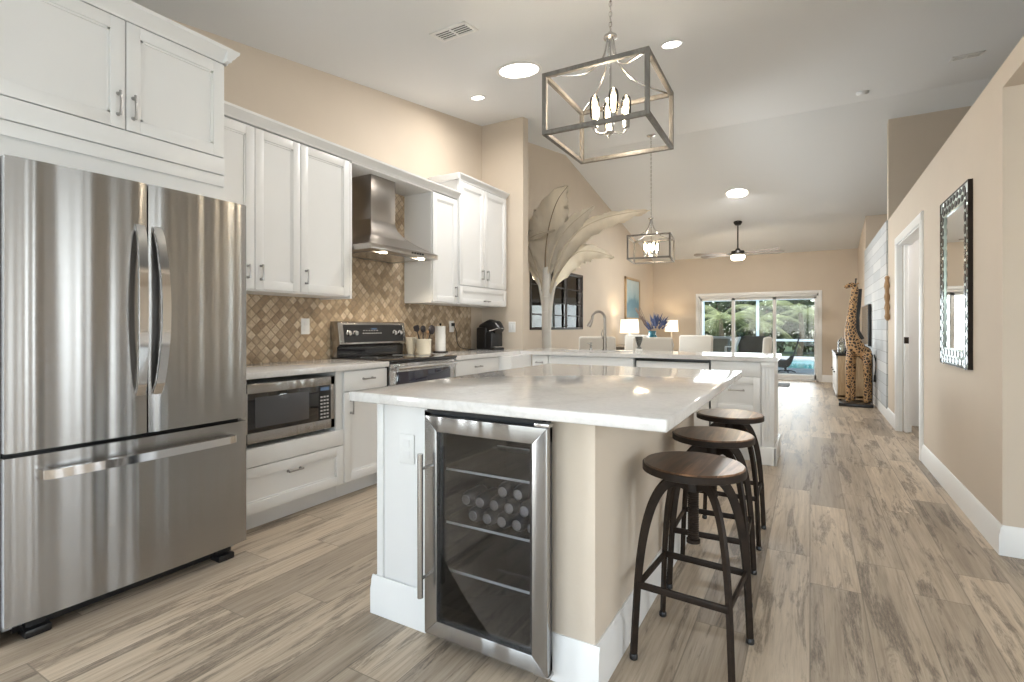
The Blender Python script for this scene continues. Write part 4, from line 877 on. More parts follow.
def utensil(name, lab, mat, base, tip, headf, group='utensils standing in the crock'):
    bm = NB(); b, p = Vector(base), Vector(tip); tube(bm, [b, p], [.005, .004], 8)
    headf(bm, p, (p-b).normalized()); solo(name, bm, mat, tuple(b), lab, 'utensil', group)
cr = Vector((-3.11, 3.745, Z+.02))
def paddle(w, h, th=.004):
    def f(bm, p, d):
        s = Vector((.3, 1, 0)).normalized(); s = (s-d*s.dot(d)).normalized(); n = d.cross(s)
        ps = [p-s*w*.3, p-s*w+d*h*.3, p-s*w+d*h*.9, p-s*w*.6+d*h, p+s*w*.6+d*h, p+s*w+d*h*.9, p+s*w+d*h*.3, p+s*w*.3]
        A = [bm.verts.new(q+n*th) for q in ps]; B = [bm.verts.new(q-n*th) for q in ps]; bm.faces.new(A); bm.faces.new(B[::-1])
        for i in range(len(ps)): bm.faces.new((A[i], A[(i+1) % 8], B[(i+1) % 8], B[i]))
    return f
def ladle(r, sz=.45):
    def f(bm, p, d): sphere(bm, p+d*r*.9, r, sx=.5, sy=1, sz=1)
    return f
utensil('slotted_turner', 'black nylon slotted turner leaning left in the crock', M['utensil'], cr+Vector((.01, -.02, 0)), cr+Vector((.0, -.09, .19)), paddle(.028, .06))
utensil('serving_spoon', 'black oval serving spoon upright in the crock', M['utensil'], cr+Vector((-.01, -.0, 0)), cr+Vector((.0, -.01, .185)), ladle(.033))
utensil('ladle', 'black round ladle leaning right in the crock', M['utensil'], cr+Vector((0, .015, 0)), cr+Vector((.01, .085, .17)), ladle(.045))
utensil('wooden_spoon', 'brown wooden spoon between the black utensils', M['spoon'], cr+Vector((.02, .0, 0)), cr+Vector((.02, .03, .17)), ladle(.018))
utensil('spatula', 'black spatula at the far left of the crock', M['utensil'], cr+Vector((-.02, -.01, 0)), cr+Vector((-.03, -.06, .20)), paddle(.02, .05))
bm = NB(); lathe(bm, [(0, 0), (.03, 0), (.045, .04), (.056, .10), (.066, .155), (.062, .157), (.052, .10), (.03, .02), (0, .015)], seg=24, sx=.8)
o = obj('cream_dish', bm, M['crock']); o.location = (-3.255, 3.73, Z); tag(o, 'cream flared dish standing behind the range corner left of the crock', 'dish')
t = thing('paper_towel_holder', 'white paper towel roll standing on a dark round base', 'paper towel', (-3.17, 4.07, Z))
bm = NB(); lathe(bm, [(0, 0), (.075, 0), (.075, .008), (.07, .012), (0, .012)], seg=28); tube(bm, [(0, 0, .01), (0, 0, .275)], .005, 8); sphere(bm, (0, 0, .28), .011); obj('stand', bm, M['bronze'], t, world=False)
bm = NB(); lathe(bm, [(.02, .014), (.052, .014), (.052, .262), (.02, .262)], seg=28); obj('paper_roll', bm, M['paper'], t, world=False)
def plate(name, y, z, lab, cord=False, w=.038, h=.06, x=XL+.012):
    t = thing(name, lab, 'outlet', (x, y, z))
    bm = NB(); box(bm, (0, -w, -h), (.006, w, h), .002); obj('cover_plate', bm, M['trim'], t, world=False)
    bm = NB(); box(bm, (.005, -.016, -.035), (.0085, .016, -.008), .002); box(bm, (.005, -.016, .008), (.0085, .016, .035), .002); obj('socket', bm, M['white'], t, world=False)
    if cord:
        bm = NB(); box(bm, (.008, -.014, .004), (.04, .014, .038), .004); tube(bm, smoothpath([(.035, 0, .01), (.05, .02, -.06), (.03, .06, -.16), (.02, .16, -.235), (.06, .4, -.262)], 5), .004, 6)
        solo('power_cord', bm, M['black'], (0, 0, 0), 'black power cord plugged in between paper towels and coffee maker', 'cord').location = (x, y, z)
plate('wall_outlet', 2.605, 1.165, 'white wall outlet on the tiled backsplash left of the range')
plate('wall_outlet', 4.45, 1.165, 'white wall outlet on the tiles near the coffee maker with a cord plugged in', True)
t = thing('light_switch', 'white light switch plate on the end of the stub wall', 'light switch', (-2.92, 5.06, 1.16))
obj('cover_plate', boxes(((-.045, -.006, -.06), (.045, 0, .06), .002)), M['trim'], t, world=False); obj('rocker', boxes(((-.03, -.010, -.03), (-.006, -.005, .03), .002), ((.006, -.010, -.03), (.03, -.005, .03), .002)), M['white'], t, world=False)

# ------------------------------------------------------------------ mirror, driftwood on the right wall
my0, my1, mz_0, mz_1 = 4.08, 4.85, .905, 2.05
t = thing('wall_mirror', 'tall wall mirror in a pale frame inlaid with dark ovals', 'mirror', (XR, (my0+my1)/2, mz_0))
fw = .11; X0 = XR-.02
bm = NB(); box(bm, (X0, my0, mz_0), (XR, my0+fw, mz_1), .003); box(bm, (X0, my1-fw, mz_0), (XR, my1, mz_1), .003); box(bm, (X0, my0+fw, mz_0), (XR, my1-fw, mz_0+fw), .002); box(bm, (X0, my0+fw, mz_1-fw), (XR, my1-fw, mz_1), .002); fo = obj('frame', bm, M['teal_frame'], t)
bm = NB(); box(bm, (X0-.004, my0-.004, mz_0-.004), (XR, my0+.004, mz_1+.004)); box(bm, (X0-.004, my1-.004, mz_0-.004), (XR, my1+.004, mz_1+.004)); box(bm, (X0-.004, my0, mz_1-.004), (XR, my1, mz_1+.004)); box(bm, (X0-.004, my0, mz_0-.004), (XR, my1, mz_0+.004)); obj('edge_band', bm, M['bronze'], fo)
obj('mirror_glass', boxes(((XR-.012, my0+fw-.004, mz_0+fw-.004), (XR-.008, my1-fw+.004, mz_1-fw+.004))), M['mirror'], t)
bm = NB(); seen = []
def oval(y, z, a, b):
    lathe(bm, [(0, X0-.0035), (1, X0-.0035), (1, X0+.002)], (0, 0, 0), 12, 'x')
    vs = list(bm.verts)[-36:]
    for v in vs: v.co.y = y+v.co.y*a; v.co.z = z+v.co.z*b
nz = 15; pz = (mz_1-mz_0)/nz; ny = 9; py = (my1-my0)/ny
for i in range(nz):
    for c in (.030, .080):
        sh = .5 if c < .05 else 0
        z = mz_0+(i+.5)*pz
        if z+pz*sh > mz_1-.01: continue
        for y in (my0+c, my1-c): oval(y, z+pz*(sh-.25)*.9, .021, .031)
for i in range(ny):
    for c in (.030, .080):
        y = my0+(i+.5)*py
        if my0+fw-.01 < y < my1-fw+.01:
            for z in (mz_0+c, mz_1-c): oval(y+(.02 if c > .05 else -.02), z, .030, .021)
obj('oval_inlay', bm, M['inlay'], fo)
bm = NB(); tube(bm, smoothpath([(XR-.025, 7.80, 1.24), (XR-.03, 7.79, 1.36), (XR-.028, 7.82, 1.5), (XR-.032, 7.80, 1.66), (XR-.028, 7.81, 1.79)], 4), [.02+.012*math.sin(i*.9)**2 if 0 < i < 16 else .012 for i in range(17)], 10)
solo('driftwood', bm, M['drift'], (XR-.02, 7.8, 1.24), 'knobbly vertical driftwood piece hung on the wall left of the pocket door', 'wall decor')

# ------------------------------------------------------------------ giraffe sculpture
gx, gy = .585, 9.12
t = thing('giraffe_sculpture', 'tall carved wooden giraffe with dark spots standing on a black plinth', 'sculpture', (gx, gy, 0))
bm = NB(); prism(bm, [(-.22, -.16), (.20, -.18), (.22, .12), (.08, .18), (-.20, .16)], 0, .045, 'z', .006); obj('plinth', bm, M['black'], t, world=False)
def skin(name, verts, edges, radii, mat, parent, rootv=0, sub=2):
    me = bpy.data.meshes.new(name); me.from_pydata(verts, edges, []); o = bpy.data.objects.new(name, me); COL.objects.link(o); o.parent = parent
    s = o.modifiers.new('skin', 'SKIN'); s.use_smooth_shade = True; o.modifiers.new('sub', 'SUBSURF').levels = sub; o.modifiers['sub'].render_levels = sub
    for i, r in enumerate(radii): me.skin_vertices[0].data[i].radius = r if isinstance(r, tuple) else (r, r)
    me.skin_vertices[0].data[rootv].use_root = True; me.materials.append(mat); return o
V = [(.05, .02, .80), (0, 0, .88), (-.05, -.01, .98), (-.07, -.01, 1.12), (-.055, -.01, 1.30), (-.035, 0, 1.50), (-.015, 0, 1.66), (-.01, 0, 1.765), (-.05, -.01, 1.79), (-.105, -.02, 1.765), (-.15, -.03, 1.745),
     (.12, .03, .78), (.145, .03, .70),
     (-.07, -.07, .82), (-.09, -.085, .60), (-.095, -.09, .36), (-.10, -.09, .05),
     (-.04, .07, .80), (-.03, .08, .58), (-.03, .085, .34), (-.03, .085, .05),
     (.13, -.05, .70), (.12, -.06, .56), (.125, -.06, .34), (.12, -.06, .05),
     (.15, .08, .70), (.165, .09, .56), (.175, .09, .34), (.17, .09, .05)]
E_ = [(0, 1), (1, 2), (2, 3), (3, 4), (4, 5), (5, 6), (6, 7), (7, 8), (8, 9), (9, 10), (0, 11), (11, 12), (1, 13), (13, 14), (14, 15), (15, 16), (1, 17), (17, 18), (18, 19), (19, 20), (12, 21), (21, 22), (22, 23), (23, 24), (12, 25), (25, 26), (26, 27), (27, 28)]
R_ = [.115, .125, .10, .078, .064, .055, .050, .048, .045, .034, .030, .11, .09] + [.055, .042, .034, .038]*4
R_[21:25] = [.062, .042, .034, .038]; R_[25:29] = [.062, .042, .034, .038]
gb = skin('body', V, E_, R_, M['spots'], t, 1)
for s in (-1, 1):
    bm = NB(); tube(bm, [(-.005, s*.018, 1.80), (.0, s*.024, 1.85), (.002, s*.026, 1.875)], [.009, .008, .012], 8); obj('horn', bm, M['black'], t, world=False)
    bm = NB(); sphere(bm, (.02, s*.065, 1.795), .03, sx=.5, sy=1.2, sz=.45); obj('ear', bm, M['spots'], t, world=False)
    bm = NB(); sphere(bm, (-.075, s*.042-.01, 1.80), .010); obj('eye', bm, M['black'], t, world=False)
bm = NB(); tube(bm, [(.045, .0, 1.72), (.035, .0, 1.5), (.015, 0, 1.3), (.02, 0, 1.1), (.08, .01, .98)], 1, sect=[(-.006, -.02), (.006, -.02), (.003, .03), (-.003, .03)]); obj('mane', bm, M['black'], t, world=False)
bm = NB(); tube(bm, smoothpath([(.225, .04, .76), (.25, .045, .62), (.235, .045, .46)], 4), .008, 8); tube(bm, [(.235, .045, .46), (.235, .045, .36)], [.012, .020], 8); obj('tail', bm, M['black'], t, world=False)

# ------------------------------------------------------------------ console with X front, jar, television
t = thing('media_console', 'oak-ended media console with white X-braced doors behind the giraffe', 'console', (.62, 10.3, 0))
c0, c1, k0, k1, kh = .36, .82, 9.58, 11.2, .74
bm = NB(); box(bm, (c0+.02, k0, .03), (c1, k0+.03, kh-.03), .003); box(bm, (c0+.02, k1-.03, .03), (c1, k1, kh-.03), .003); box(bm, (c1-.02, k0, .03), (c1, k1, kh-.03)); box(bm, (c0+.02, k0, .06), (c1, k1, .09)); obj('carcass', bm, M['oak'], t)
bm = NB(); box(bm, (c0-.01, k0-.02, kh-.03), (c1+.01, k1+.02, kh), .004); obj('top', bm, M['tvscreen'] if False else M['darkbronze'], t, label='dark top board')
for i in range(3):
    a = k0+.03+i*(k1-k0-.06)/3; b = k0+.03+(i+1)*(k1-k0-.06)/3; bm = NB()
    box(bm, (c0, a+.004, .06), (c0+.02, a+.05, kh-.035), .003); box(bm, (c0, b-.05, .06), (c0+.02, b-.004, kh-.035), .003); box(bm, (c0, a+.004, .06), (c0+.02, b-.004, .11), .003); box(bm, (c0, a+.004, kh-.085), (c0+.02, b-.004, kh-.035), .003); box(bm, (c0+.012, a+.03, .08), (c0+.02, b-.03, kh-.05))
    for s in (0, 1):
        p = (c0+.008, a+.04, .10 if s else kh-.08); q = (c0+.008, b-.04, kh-.08 if s else .10); tube(bm, [p, q], 1, sect=[(-.02, -.006), (.02, -.006), (.02, .006), (-.02, .006)], up=(1, 0, 0))
    d = obj('door', bm, M['alu'], t); bm = NB(); sphere(bm, (c0-.012, b-.03, .42), .012); obj('knob', bm, M['bronze'], d)
bm = NB()
for y in (k0+.03, k1-.07):
    for x in (c0+.03, c1-.06): box(bm, (x, y, 0), (x+.04, y+.04, .06), .003)
obj('feet', bm, M['darkbronze'], t)
def jar(x, y, lab, h=.17, r=.05):
    t = thing('glass_jar', lab, 'jar', (x, y, kh)); bm = NB(); lathe(bm, [(0, 0), (r, 0), (r*1.1, .01), (r*1.1, h*.85), (r*.8, h), (r*.75, h), (r*1.02, h*.84), (r*1.02, .015), (0, .01)], seg=20); obj('glass', bm, M['glass'], t, world=False)
    bm = NB(); random.seed(int(x*100))
    for i in range(9):
        a = random.random()*6.3; q = random.random()*r*.5; sphere(bm, (q*math.cos(a), q*math.sin(a), .03+i*.013), .018, sz=.7, u=8, v=6)
    obj('shells', bm, M['crock'], t, world=False); bm = NB(); lathe(bm, [(r*.8, h), (r*.85, h+.01), (r*.3, h+.03), (.01, h+.05), (0, h+.055)], seg=18); obj('lid', bm, M['satin'], t, world=False)
jar(.44, 9.72, 'glass jar of shells nearest on the media console'); jar(.45, 9.92, 'slightly taller glass jar of shells behind the near one on the console', .21, .055)
t = thing('television', 'flat television mounted on the panelled wall above the console', 'television', (XR-.05, 10.2, 1.2))
obj('bezel', boxes(((XR-.065, 9.75, .86), (XR-.03, 10.9, 1.52), .005)), M['black'], t); obj('screen', boxes(((XR-.067, 9.765, .875), (XR-.063, 10.885, 1.505))), M['tvscreen'], t); obj('wall_bracket', boxes(((XR-.03, 10.2, 1.05), (XR-.018, 10.5, 1.35))), M['black'], t)

# ------------------------------------------------------------------ palm sculpture plant behind the peninsula
t = thing('traveller_palm', 'tall dried banana palm with white stem and cream paddle leaves', 'plant', (-3.02, 6.15, 0))
P0 = Vector((-3.02, 6.15, 0))
bm = NB(); tube(bm, smoothpath([(0, 0, .16), (.005, 0, .7), (-.005, 0, 1.2), (.0, 0, 1.7), (.0, 0, 1.95)], 4), [.068-.012*i/16 for i in range(17)], 14)
for z in (.45, .8, 1.1, 1.35, 1.55): tube(bm, [(0, 0, z), (0, 0, z+.02)], [.066, .060], 14)
for dx, dy, h in ((-.10, -.02, 1.85), (.12, -.04, 1.75), (.10, .05, 1.9), (-.06, .06, 1.8)): tube(bm, smoothpath([(dx*.3, dy*.3, 1.15), (dx*.5, dy*.6, 1.45), (dx*1.3, dy, h)], 4), [.030-.002*i for i in range(9)], 8)
obj('stem', bm, M['stem'], t, world=False)
def palmleaf(name, pts, wid, droop=.25, tear=.18, seed=0, tipmat=None):
    random.seed(seed); C = smoothpath(pts, 6); n = len(C); bm = NB(); L = bm.loops
    up = Vector((.25, -1, .35)).normalized(); cols = 7; grid = []
    for i, p in enumerate(C):
        d = (C[min(i+1, n-1)]-C[max(i-1, 0)]).normalized(); s = d.cross(up).normalized(); nn = s.cross(d).normalized(); f = i/(n-1)
        w = wid*max(.02, math.sin(PI*min(1, max(0, (f-.14)/.86))**.75))if f > .14 else wid*.02
        row = []
        for c in range(-cols, cols+1):
            q = c/cols; ww = w*(1-tear*random.random()*(abs(q) > .95)*1.6) ; 
            off = s*q*ww+nn*(-droop*w*q*q+.10*w*abs(q))+nn*.022*math.sin(i*1.5+c*.8)*abs(q)+d*(.35*abs(q)*ww)
            w_ = p+off; w_.x = max(w_.x, XL+.025-P0.x); row.append(bm.verts.new(w_))
        grid.append(row)
    for i in range(n-1):
        for c in range(2*cols):
            q = abs(c+.5-cols)/cols
            if q > .86 and random.random() < tear*.5: continue
            bm.faces.new((grid[i][c], grid[i][c+1], grid[i+1][c+1], grid[i+1][c]))
    bm.verts.ensure_lookup_table(); g2 = bmesh.ops.solidify(bm, geom=list(bm.faces), thickness=.003)
    lf = obj(name, bm, M['leaf'], t, world=False, smooth=60)
    bm = NB(); tube(bm, [p+Vector((0, -.006, 0)) for p in C], [.013*(1-.8*i/(n-1)) for i in range(n)], 8); obj('midrib', bm, M['rib' if seed == 1 else 'palerib'], lf, world=False)
# local points: x right, y depth, z up
palmleaf('leaf', [(0, 0, 1.55), (.00, -.04, 1.95), (.02, -.05, 2.25), (.08, -.05, 2.55), (.20, -.08, 2.80), (.36, -.12, 2.95)], .30, .1, .3, 1)
palmleaf('leaf', [(0, .02, 1.5), (-.05, .03, 1.9), (-.10, .05, 2.2), (-.08, .08, 2.5), (.02, .10, 2.75), (.12, .10, 2.88)], .29, .15, .3, 2)
palmleaf('leaf', [(.02, 0, 1.5), (.12, -.02, 1.85), (.26, -.04, 2.15), (.48, -.05, 2.38), (.78, -.05, 2.50), (1.12, -.05, 2.54), (1.38, -.05, 2.54)], .155, .9, .4, 3)
palmleaf('leaf', [(.02, 0, 1.45), (.10, .03, 1.75), (.25, .06, 2.0), (.42, .08, 2.13), (.66, .08, 2.12), (.90, .08, 2.03)], .17, .7, .35, 4)
palmleaf('leaf', [(0, 0, 1.5), (.04, -.03, 1.9), (.14, -.05, 2.2), (.32, -.06, 2.42), (.52, -.08, 2.56), (.70, -.10, 2.66)], .17, .5, .5, 5)
palmleaf('leaf', [(-.02, 0, 1.5), (-.08, -.03, 1.8), (-.16, -.06, 2.05), (-.22, -.10, 2.28), (-.10, -.14, 2.36), (.20, -.16, 2.40)], .10, .5, .2, 6)
palmleaf('leaf', [(-.02, .03, 1.5), (-.10, .05, 1.8), (-.18, .1, 2.15), (-.22, .16, 2.45), (-.20, .2, 2.7)], .20, .3, .3, 7)
bm = NB(); lathe(bm, [(0, 0), (.15, 0), (.19, .30), (.20, .32), (.175, .32), (.165, .27), (0, .26)], seg=28); pot = solo('planter_pot', bm, M['crock'], (0, 0, 0), 'cream floor planter holding the dried palm behind the peninsula', 'planter'); pot.location = (P0.x, P0.y, 0)

# ------------------------------------------------------------------ dining set
t = thing('dining_table', 'dining table behind the peninsula surrounded by cream chairs', 'table', (-1.9, 7.25, 0))
obj('tabletop', boxes(((-2.85, 6.75, .72), (-.95, 7.75, .76), .006)), M['sidewood'], t)
for x in (-2.75, -1.05):
    for y in (6.85, 7.65): obj('leg', boxes(((x-.04, y-.04, 0), (x+.04, y+.04, .72), .004)), M['sidewood'], t)
def make_chair():
    t = thing('dining_chair', '', 'chair')
    bm = NB(); box(bm, (-.245, -.24, .36), (.245, .24, .48), .03, 3); obj('seat', bm, M['cream'], t, world=False)
    bm = NB(); box(bm, (-.245, -.04, .34), (.245, .04, 1.035), .03, 3)
    for v in bm.verts: v.co.y -= .20+(v.co.z-.34)*.06
    obj('backrest', bm, M['cream'], t, world=False)
    for sx in (-1, 1):
        for y in (-.19, .2):
            bm = NB(); box(bm, (sx*.21-.02, y-.02, 0), (sx*.21+.02, y+.02, .37), .003); obj('leg', bm, M['sidewood'], t, world=False)
    return t
ch = make_chair()
for i, (x, y, rz, lab) in enumerate([(-2.40, 6.58, .05, 'cream upholstered dining chair, back to the peninsula, directly behind the faucet'), (-1.66, 6.56, -.03, 'cream upholstered dining chair, back to the peninsula, in front of the flower vase'),
    (-2.36, 7.95, PI, 'cream dining chair on the far side of the table, below the table lamp and painting'), (-1.50, 7.95, PI, 'cream dining chair on the far side of the table toward the slider'), (-.70, 7.25, PI/2, 'cream dining chair at the table end nearest the walkway')]):
    o = ch if i == 0 else copy_tree(ch)
    o.location = (x, y, 0); o.rotation_euler = (0, 0, rz); o['label'] = lab; o['group'] = 'cream chairs around the dining table'
t = thing('flower_vase', 'teal vase with blue flowers and bare twigs on the dining table', 'vase', (-1.93, 7.3, .76))
bm = NB(); lathe(bm, [(0, 0), (.075, 0), (.105, .05), (.115, .12), (.09, .22), (.05, .30), (.055, .345), (.045, .345), (.04, .30), (0, .28)], seg=24); obj('vase_body', bm, M['teal'], t, world=False)
bm = NB(); random.seed(5)
for i in range(46):
    a = random.random()*2*PI; el = .35+random.random()*1.1; r = .10+random.random()*.09; c = Vector((.05+math.cos(a)*math.cos(el)*r*1.2, math.sin(a)*math.cos(el)*r, .36+math.sin(el)*r*1.1))
    q = bmesh.ops.create_cone(bm, cap_ends=True, segments=6, radius1=.014, radius2=.001, depth=.11)['verts']
    R = Vector((0, 0, 1)).rotation_difference((c-Vector((.03, 0, .30))).normalized()).to_matrix()
    for v in q: v.co = R @ v.co+c
obj('flowers', bm, M['blue'], t, world=False)
bm = NB()
for i in range(11):
    a = random.uniform(-.5, .9); P = [(0, 0, .32), (-.07-.06*i/11, .02*a, .45), (-.14-.14*random.random(), .08*a, .60+.10*random.random())]; tube(bm, smoothpath(P, 3), .0035, 5)
    P = [(-.07, .0, .45), (-.12-.1*random.random(), .05*a, .52+.05*random.random())]; tube(bm, P, .0028, 5)
obj('twigs', bm, M['twig'], t, world=False)

def lamp(x, y, z, h, r, lab, energy=4.5):
    t = thing('table_lamp', lab, 'lamp', (x, y, z))
    bm = NB(); lathe(bm, [(0, 0), (.06, 0), (.06, .015), (.02, .03), (.05, .08), (.06, .14), (.03, .22), (.012, .26), (.010, h-.24)], seg=20); obj('base', bm, M['stem'], t, world=False)
    bm = NB(); lathe(bm, [(r, h-.27), (r*.9, h), (r*.89, h), (r*.99, h-.27)], seg=28); obj('lamp_shade', bm, M['shade'], t, world=False)
    l = bpy.data.lights.new('lamp_glow', 'POINT'); l.energy = energy; l.color = (1, .82, .58); l.shadow_soft_size = .05
    o = bpy.data.objects.new('lamp_glow', l); COL.objects.link(o); o.location = (x, y, z+h-.13)
lamp(-3.03, 9.80, .80, .51, .185, 'white-shaded table lamp on the sideboard under the blue painting')
lamp(-2.80, 12.30, .60, .72, .155, 'smaller white-shaded table lamp in the far corner behind the flowers')
t = thing('sideboard', 'grey wooden sideboard against the left wall carrying the table lamp', 'sideboard', (-3.07, 9.9, 0))
obj('body', boxes(((XL+.025, 9.1, .08), (-2.87, 10.7, .77), .004)), M['sidewood'], t); obj('top', boxes(((XL+.02, 9.08, .77), (-2.85, 10.72, .80), .004)), M['sidewood'], t)
for i in range(3): obj('door', boxes(((-2.869, 9.12+i*.525, .11), (-2.85, 9.635+i*.525, .75), .004)), M['sidewood'], t)
for x in (XL+.06, -2.93):
    for y in (9.14, 10.62): obj('leg', boxes(((x, y, 0), (x+.04, y+.04, .08))), M['sidewood'], t)
bm = NB(); random.seed(3)
for i in range(60):
    a = random.random()*6.28; L = .06+random.random()*.10; p = Vector((0, 0, .10)); q = p+Vector((math.cos(a)*L*.9, math.sin(a)*L*1.5, random.random()*.10)); m_ = (p+q)/2+Vector((0, 0, .03)); tube(bm, [p, m_, q], 1, sect=[(-.010, 0), (0, .002), (.010, 0), (0, -.002)])
t = thing('potted_plant', 'low leafy plant in a bowl on the sideboard beside the lamp', 'plant', (-3.05, 10.25, .80)); obj('foliage', bm, M['green'], t, world=False); bm = NB(); lathe(bm, [(0, 0), (.06, 0), (.09, .09), (.08, .09), (0, .07)]); obj('bowl', bm, M['bronze'], t, world=False)
t = thing('side_table', 'small round side table in the far left corner', 'table', (-2.80, 12.30, 0)); bm = NB(); lathe(bm, [(0, .575), (.24, .575), (.24, .60), (0, .60)], seg=28); obj('tabletop', bm, M['sidewood'], t, world=False); bm = NB(); lathe(bm, [(0, 0), (.16, 0), (.15, .02), (.025, .04), (.025, .575)], seg=20); obj('pedestal', bm, M['bronze'], t, world=False)
t = thing('framed_painting', 'tall framed abstract painting in pale blue on the left wall', 'picture', (XL, 10.93, 1.3))
a0, a1, b0, b1 = 10.42, 11.45, 1.31, 2.21
bm = NB(); f_ = .05
box(bm, (XL, a0, b0), (XL+.04, a0+f_, b1), .004); box(bm, (XL, a1-f_, b0), (XL+.04, a1, b1), .004); box(bm, (XL, a0, b0), (XL+.04, a1, b0+f_), .004); box(bm, (XL, a0, b1-f_), (XL+.04, a1, b1), .004); obj('frame', bm, M['oak'], t)
obj('canvas', boxes(((XL+.005, a0+f_-.005, b0+f_-.005), (XL+.022, a1-f_+.005, b1-f_+.005))), M['art'], t)
bm = NB(); box(bm, (-1.15, 11.3, .0), (-.35, 12.0, .008), .003); solo('floor_mat', bm, M['rug'], (-.75, 11.6, 0), 'small grey mat on the floor before the sliding door', 'mat')

# ------------------------------------------------------------------ outdoors beyond the slider
bm = NB(); box(bm, (-9, YB+.15, -.12), (5, 16.6, -.03)); box(bm, (-9, 16.6, -.12), (5, 16.9, -.02)); box(bm, (-9, 21.2, -.12), (5, 22.2, -.02)); struct('floor_patio', bm, M['deck'])
bm = NB(); box(bm, (-9, 16.9, -.12), (5, 21.2, -.07)); tag(obj('pool_water', bm, M['water']), 'turquoise swimming pool water beyond the patio', 'pool')
bm = NB(); box(bm, (-3.3, YB+.15, 2.42), (4, 17.0, 2.52)); box(bm, (-3.3, 16.9, 2.22), (4, 17.05, 2.52)); struct('ceiling_lanai', bm, M['alu'])
bm = NB(); box(bm, (-3.3, YB+.15, -.03), (-3.15, 15.6, 2.42)); struct('wall_lanai', bm, M['stucco'])
t = thing('pool_cage', 'white aluminium screen enclosure with posts and rails around the pool', 'screen enclosure', (-2, 22, -.02))
for x in (-8.0, -5.9, -3.75, -1.75, .25, 2.2, 4.2): obj('post', boxes(((x-.05, 21.95, -.02), (x+.05, 22.05, 2.42), .004)), M['alu'], t)
obj('beam', boxes(((-8.1, 21.93, 2.18), (4.3, 22.07, 2.36), .004)), M['alu'], t); obj('rail', boxes(((-8.1, 21.95, .62), (4.3, 22.05, .70), .004)), M['alu'], t); obj('bottom_rail', boxes(((-8.1, 21.95, -.02), (4.3, 22.05, .06), .004)), M['alu'], t)
bm = NB(); box(bm, (-40, -30, -.5), (40, 60, -.14)); g_ = obj('ground', bm, M['lawn']); g_['kind'] = 'structure'
t = thing('patio_bar', 'outdoor bar counter with grey top and olive front on the patio', 'bar counter', (-2.35, 15.9, -.03))
obj('body', boxes(((-2.85, 15.7, -.03), (-2.02, 16.3, .83), .004)), M['olive'], t); obj('top', boxes(((-2.92, 15.6, .83), (-1.92, 16.38, .88), .006)), M['concrete'], t)
t = thing('patio_stool', 'white metal patio stool beside the outdoor bar', 'stool', (-1.90, 15.42, -.03))
bm = NB(); box(bm, (-2.04, 15.27, .60), (-1.76, 15.55, .63), .006); obj('seat', bm, M['alu'], t)
for x in (-2.03, -1.77):
    for y in (15.28, 15.54): bm = NB(); tube(bm, [(x, y, -.03), (x, y, .6)], .012, 8); obj('leg', bm, M['alu'], t)
t = thing('patio_armchair', 'dark wicker patio armchair standing by the pool', 'chair', (-1.38, 16.0, -.03))
bm = NB(); box(bm, (-1.74, 15.66, .90-.55), (-1.03, 15.76, .91), .02); obj('backrest', bm, M['wicker'], t)
bm = NB(); box(bm, (-1.70, 15.7, .10), (-1.07, 16.3, .38), .02); obj('seat', bm, M['wicker'], t)
for x in (-1.74, -1.11): bm = NB(); box(bm, (x, 15.72, .05), (x+.08, 16.3, .62), .02); obj('armrest', bm, M['wicker'], t)
for x in (-1.70, -1.11):
    for y in (15.75, 16.22): obj('leg', boxes(((x, y, -.03), (x+.04, y+.04, .12))), M['wicker'], t)
t = thing('patio_lounger', 'white patio lounger with its slatted back raised', 'lounger', (-1.55, 14.6, -.03))
bm = NB(); tube(bm, [(-1.83, 14.4, .30), (-1.62, 14.42, .86)], 1, sect=[(-.28, -.02), (.28, -.02), (.28, .02), (-.28, .02)], up=(0, 1, 0)) if False else box(bm, (-1.86, 14.3, .28), (-1.80, 14.9, .90), .008)
for v in bm.verts: v.co.x += (v.co.z-.28)*.36
obj('backrest', bm, M['alu'], t); obj('seat', boxes(((-2.55, 14.3, .25), (-1.80, 14.9, .30), .008)), M['alu'], t)
for x in (-2.5, -1.86):
    for y in (14.32, 14.84): obj('leg', boxes(((x, y, -.03), (x+.04, y+.04, .26))), M['alu'], t)
t = thing('swivel_patio_chair', 'dark high-backed swivel patio chair silhouetted against the pool', 'chair', (-.56, 15.3, -.03))
bm = NB(); S_ = smoothpath([(-.30, .30), (-.20, .16), (0, .12), (.12, .20), (.20, .45), (.32, .90)], 5)
sec = []
for y in (-.26, .26): tube(bm, [(x, y, z+.03) for x, z in S_], .014, 8)
for i in range(len(S_)-1):
    a, b = S_[i], S_[i+1]; vs = [bm.verts.new(p) for p in ((a[0], -.25, a[1]+.03), (a[0], .25, a[1]+.03), (b[0], .25, b[1]+.03), (b[0], -.25, b[1]+.03))]; vs2 = [bm.verts.new(v.co+Vector((.0, 0, -.008))) for v in vs]
    bm.faces.new(vs); bm.faces.new(vs2[::-1])
    for k in range(4): bm.faces.new((vs[k], vs[(k+1) % 4], vs2[(k+1) % 4], vs2[k]))
S_ = None; obj('sling_seat', bm, M['sling'], t, world=False)
bm = NB(); prism(bm, [(-.26, .25), (-.16, .16), (.02, .16), (.14, .25), (.20, .46), (.12, .44), (.03, .31), (-.18, .34)], -.24, .24, 'y', .01); obj('seat_cushion', bm, M['sling'], t, world=False)
bm = NB(); lathe(bm, [(.03, .03), (.03, .16)], seg=12)
for k in range(5): a = k*2*PI/5; tube(bm, [(0, 0, .06), (.14*math.cos(a), .14*math.sin(a), .05), (.24*math.cos(a), .24*math.sin(a), .012)], .013, 8)
obj('star_base', bm, M['black'], t, world=False)

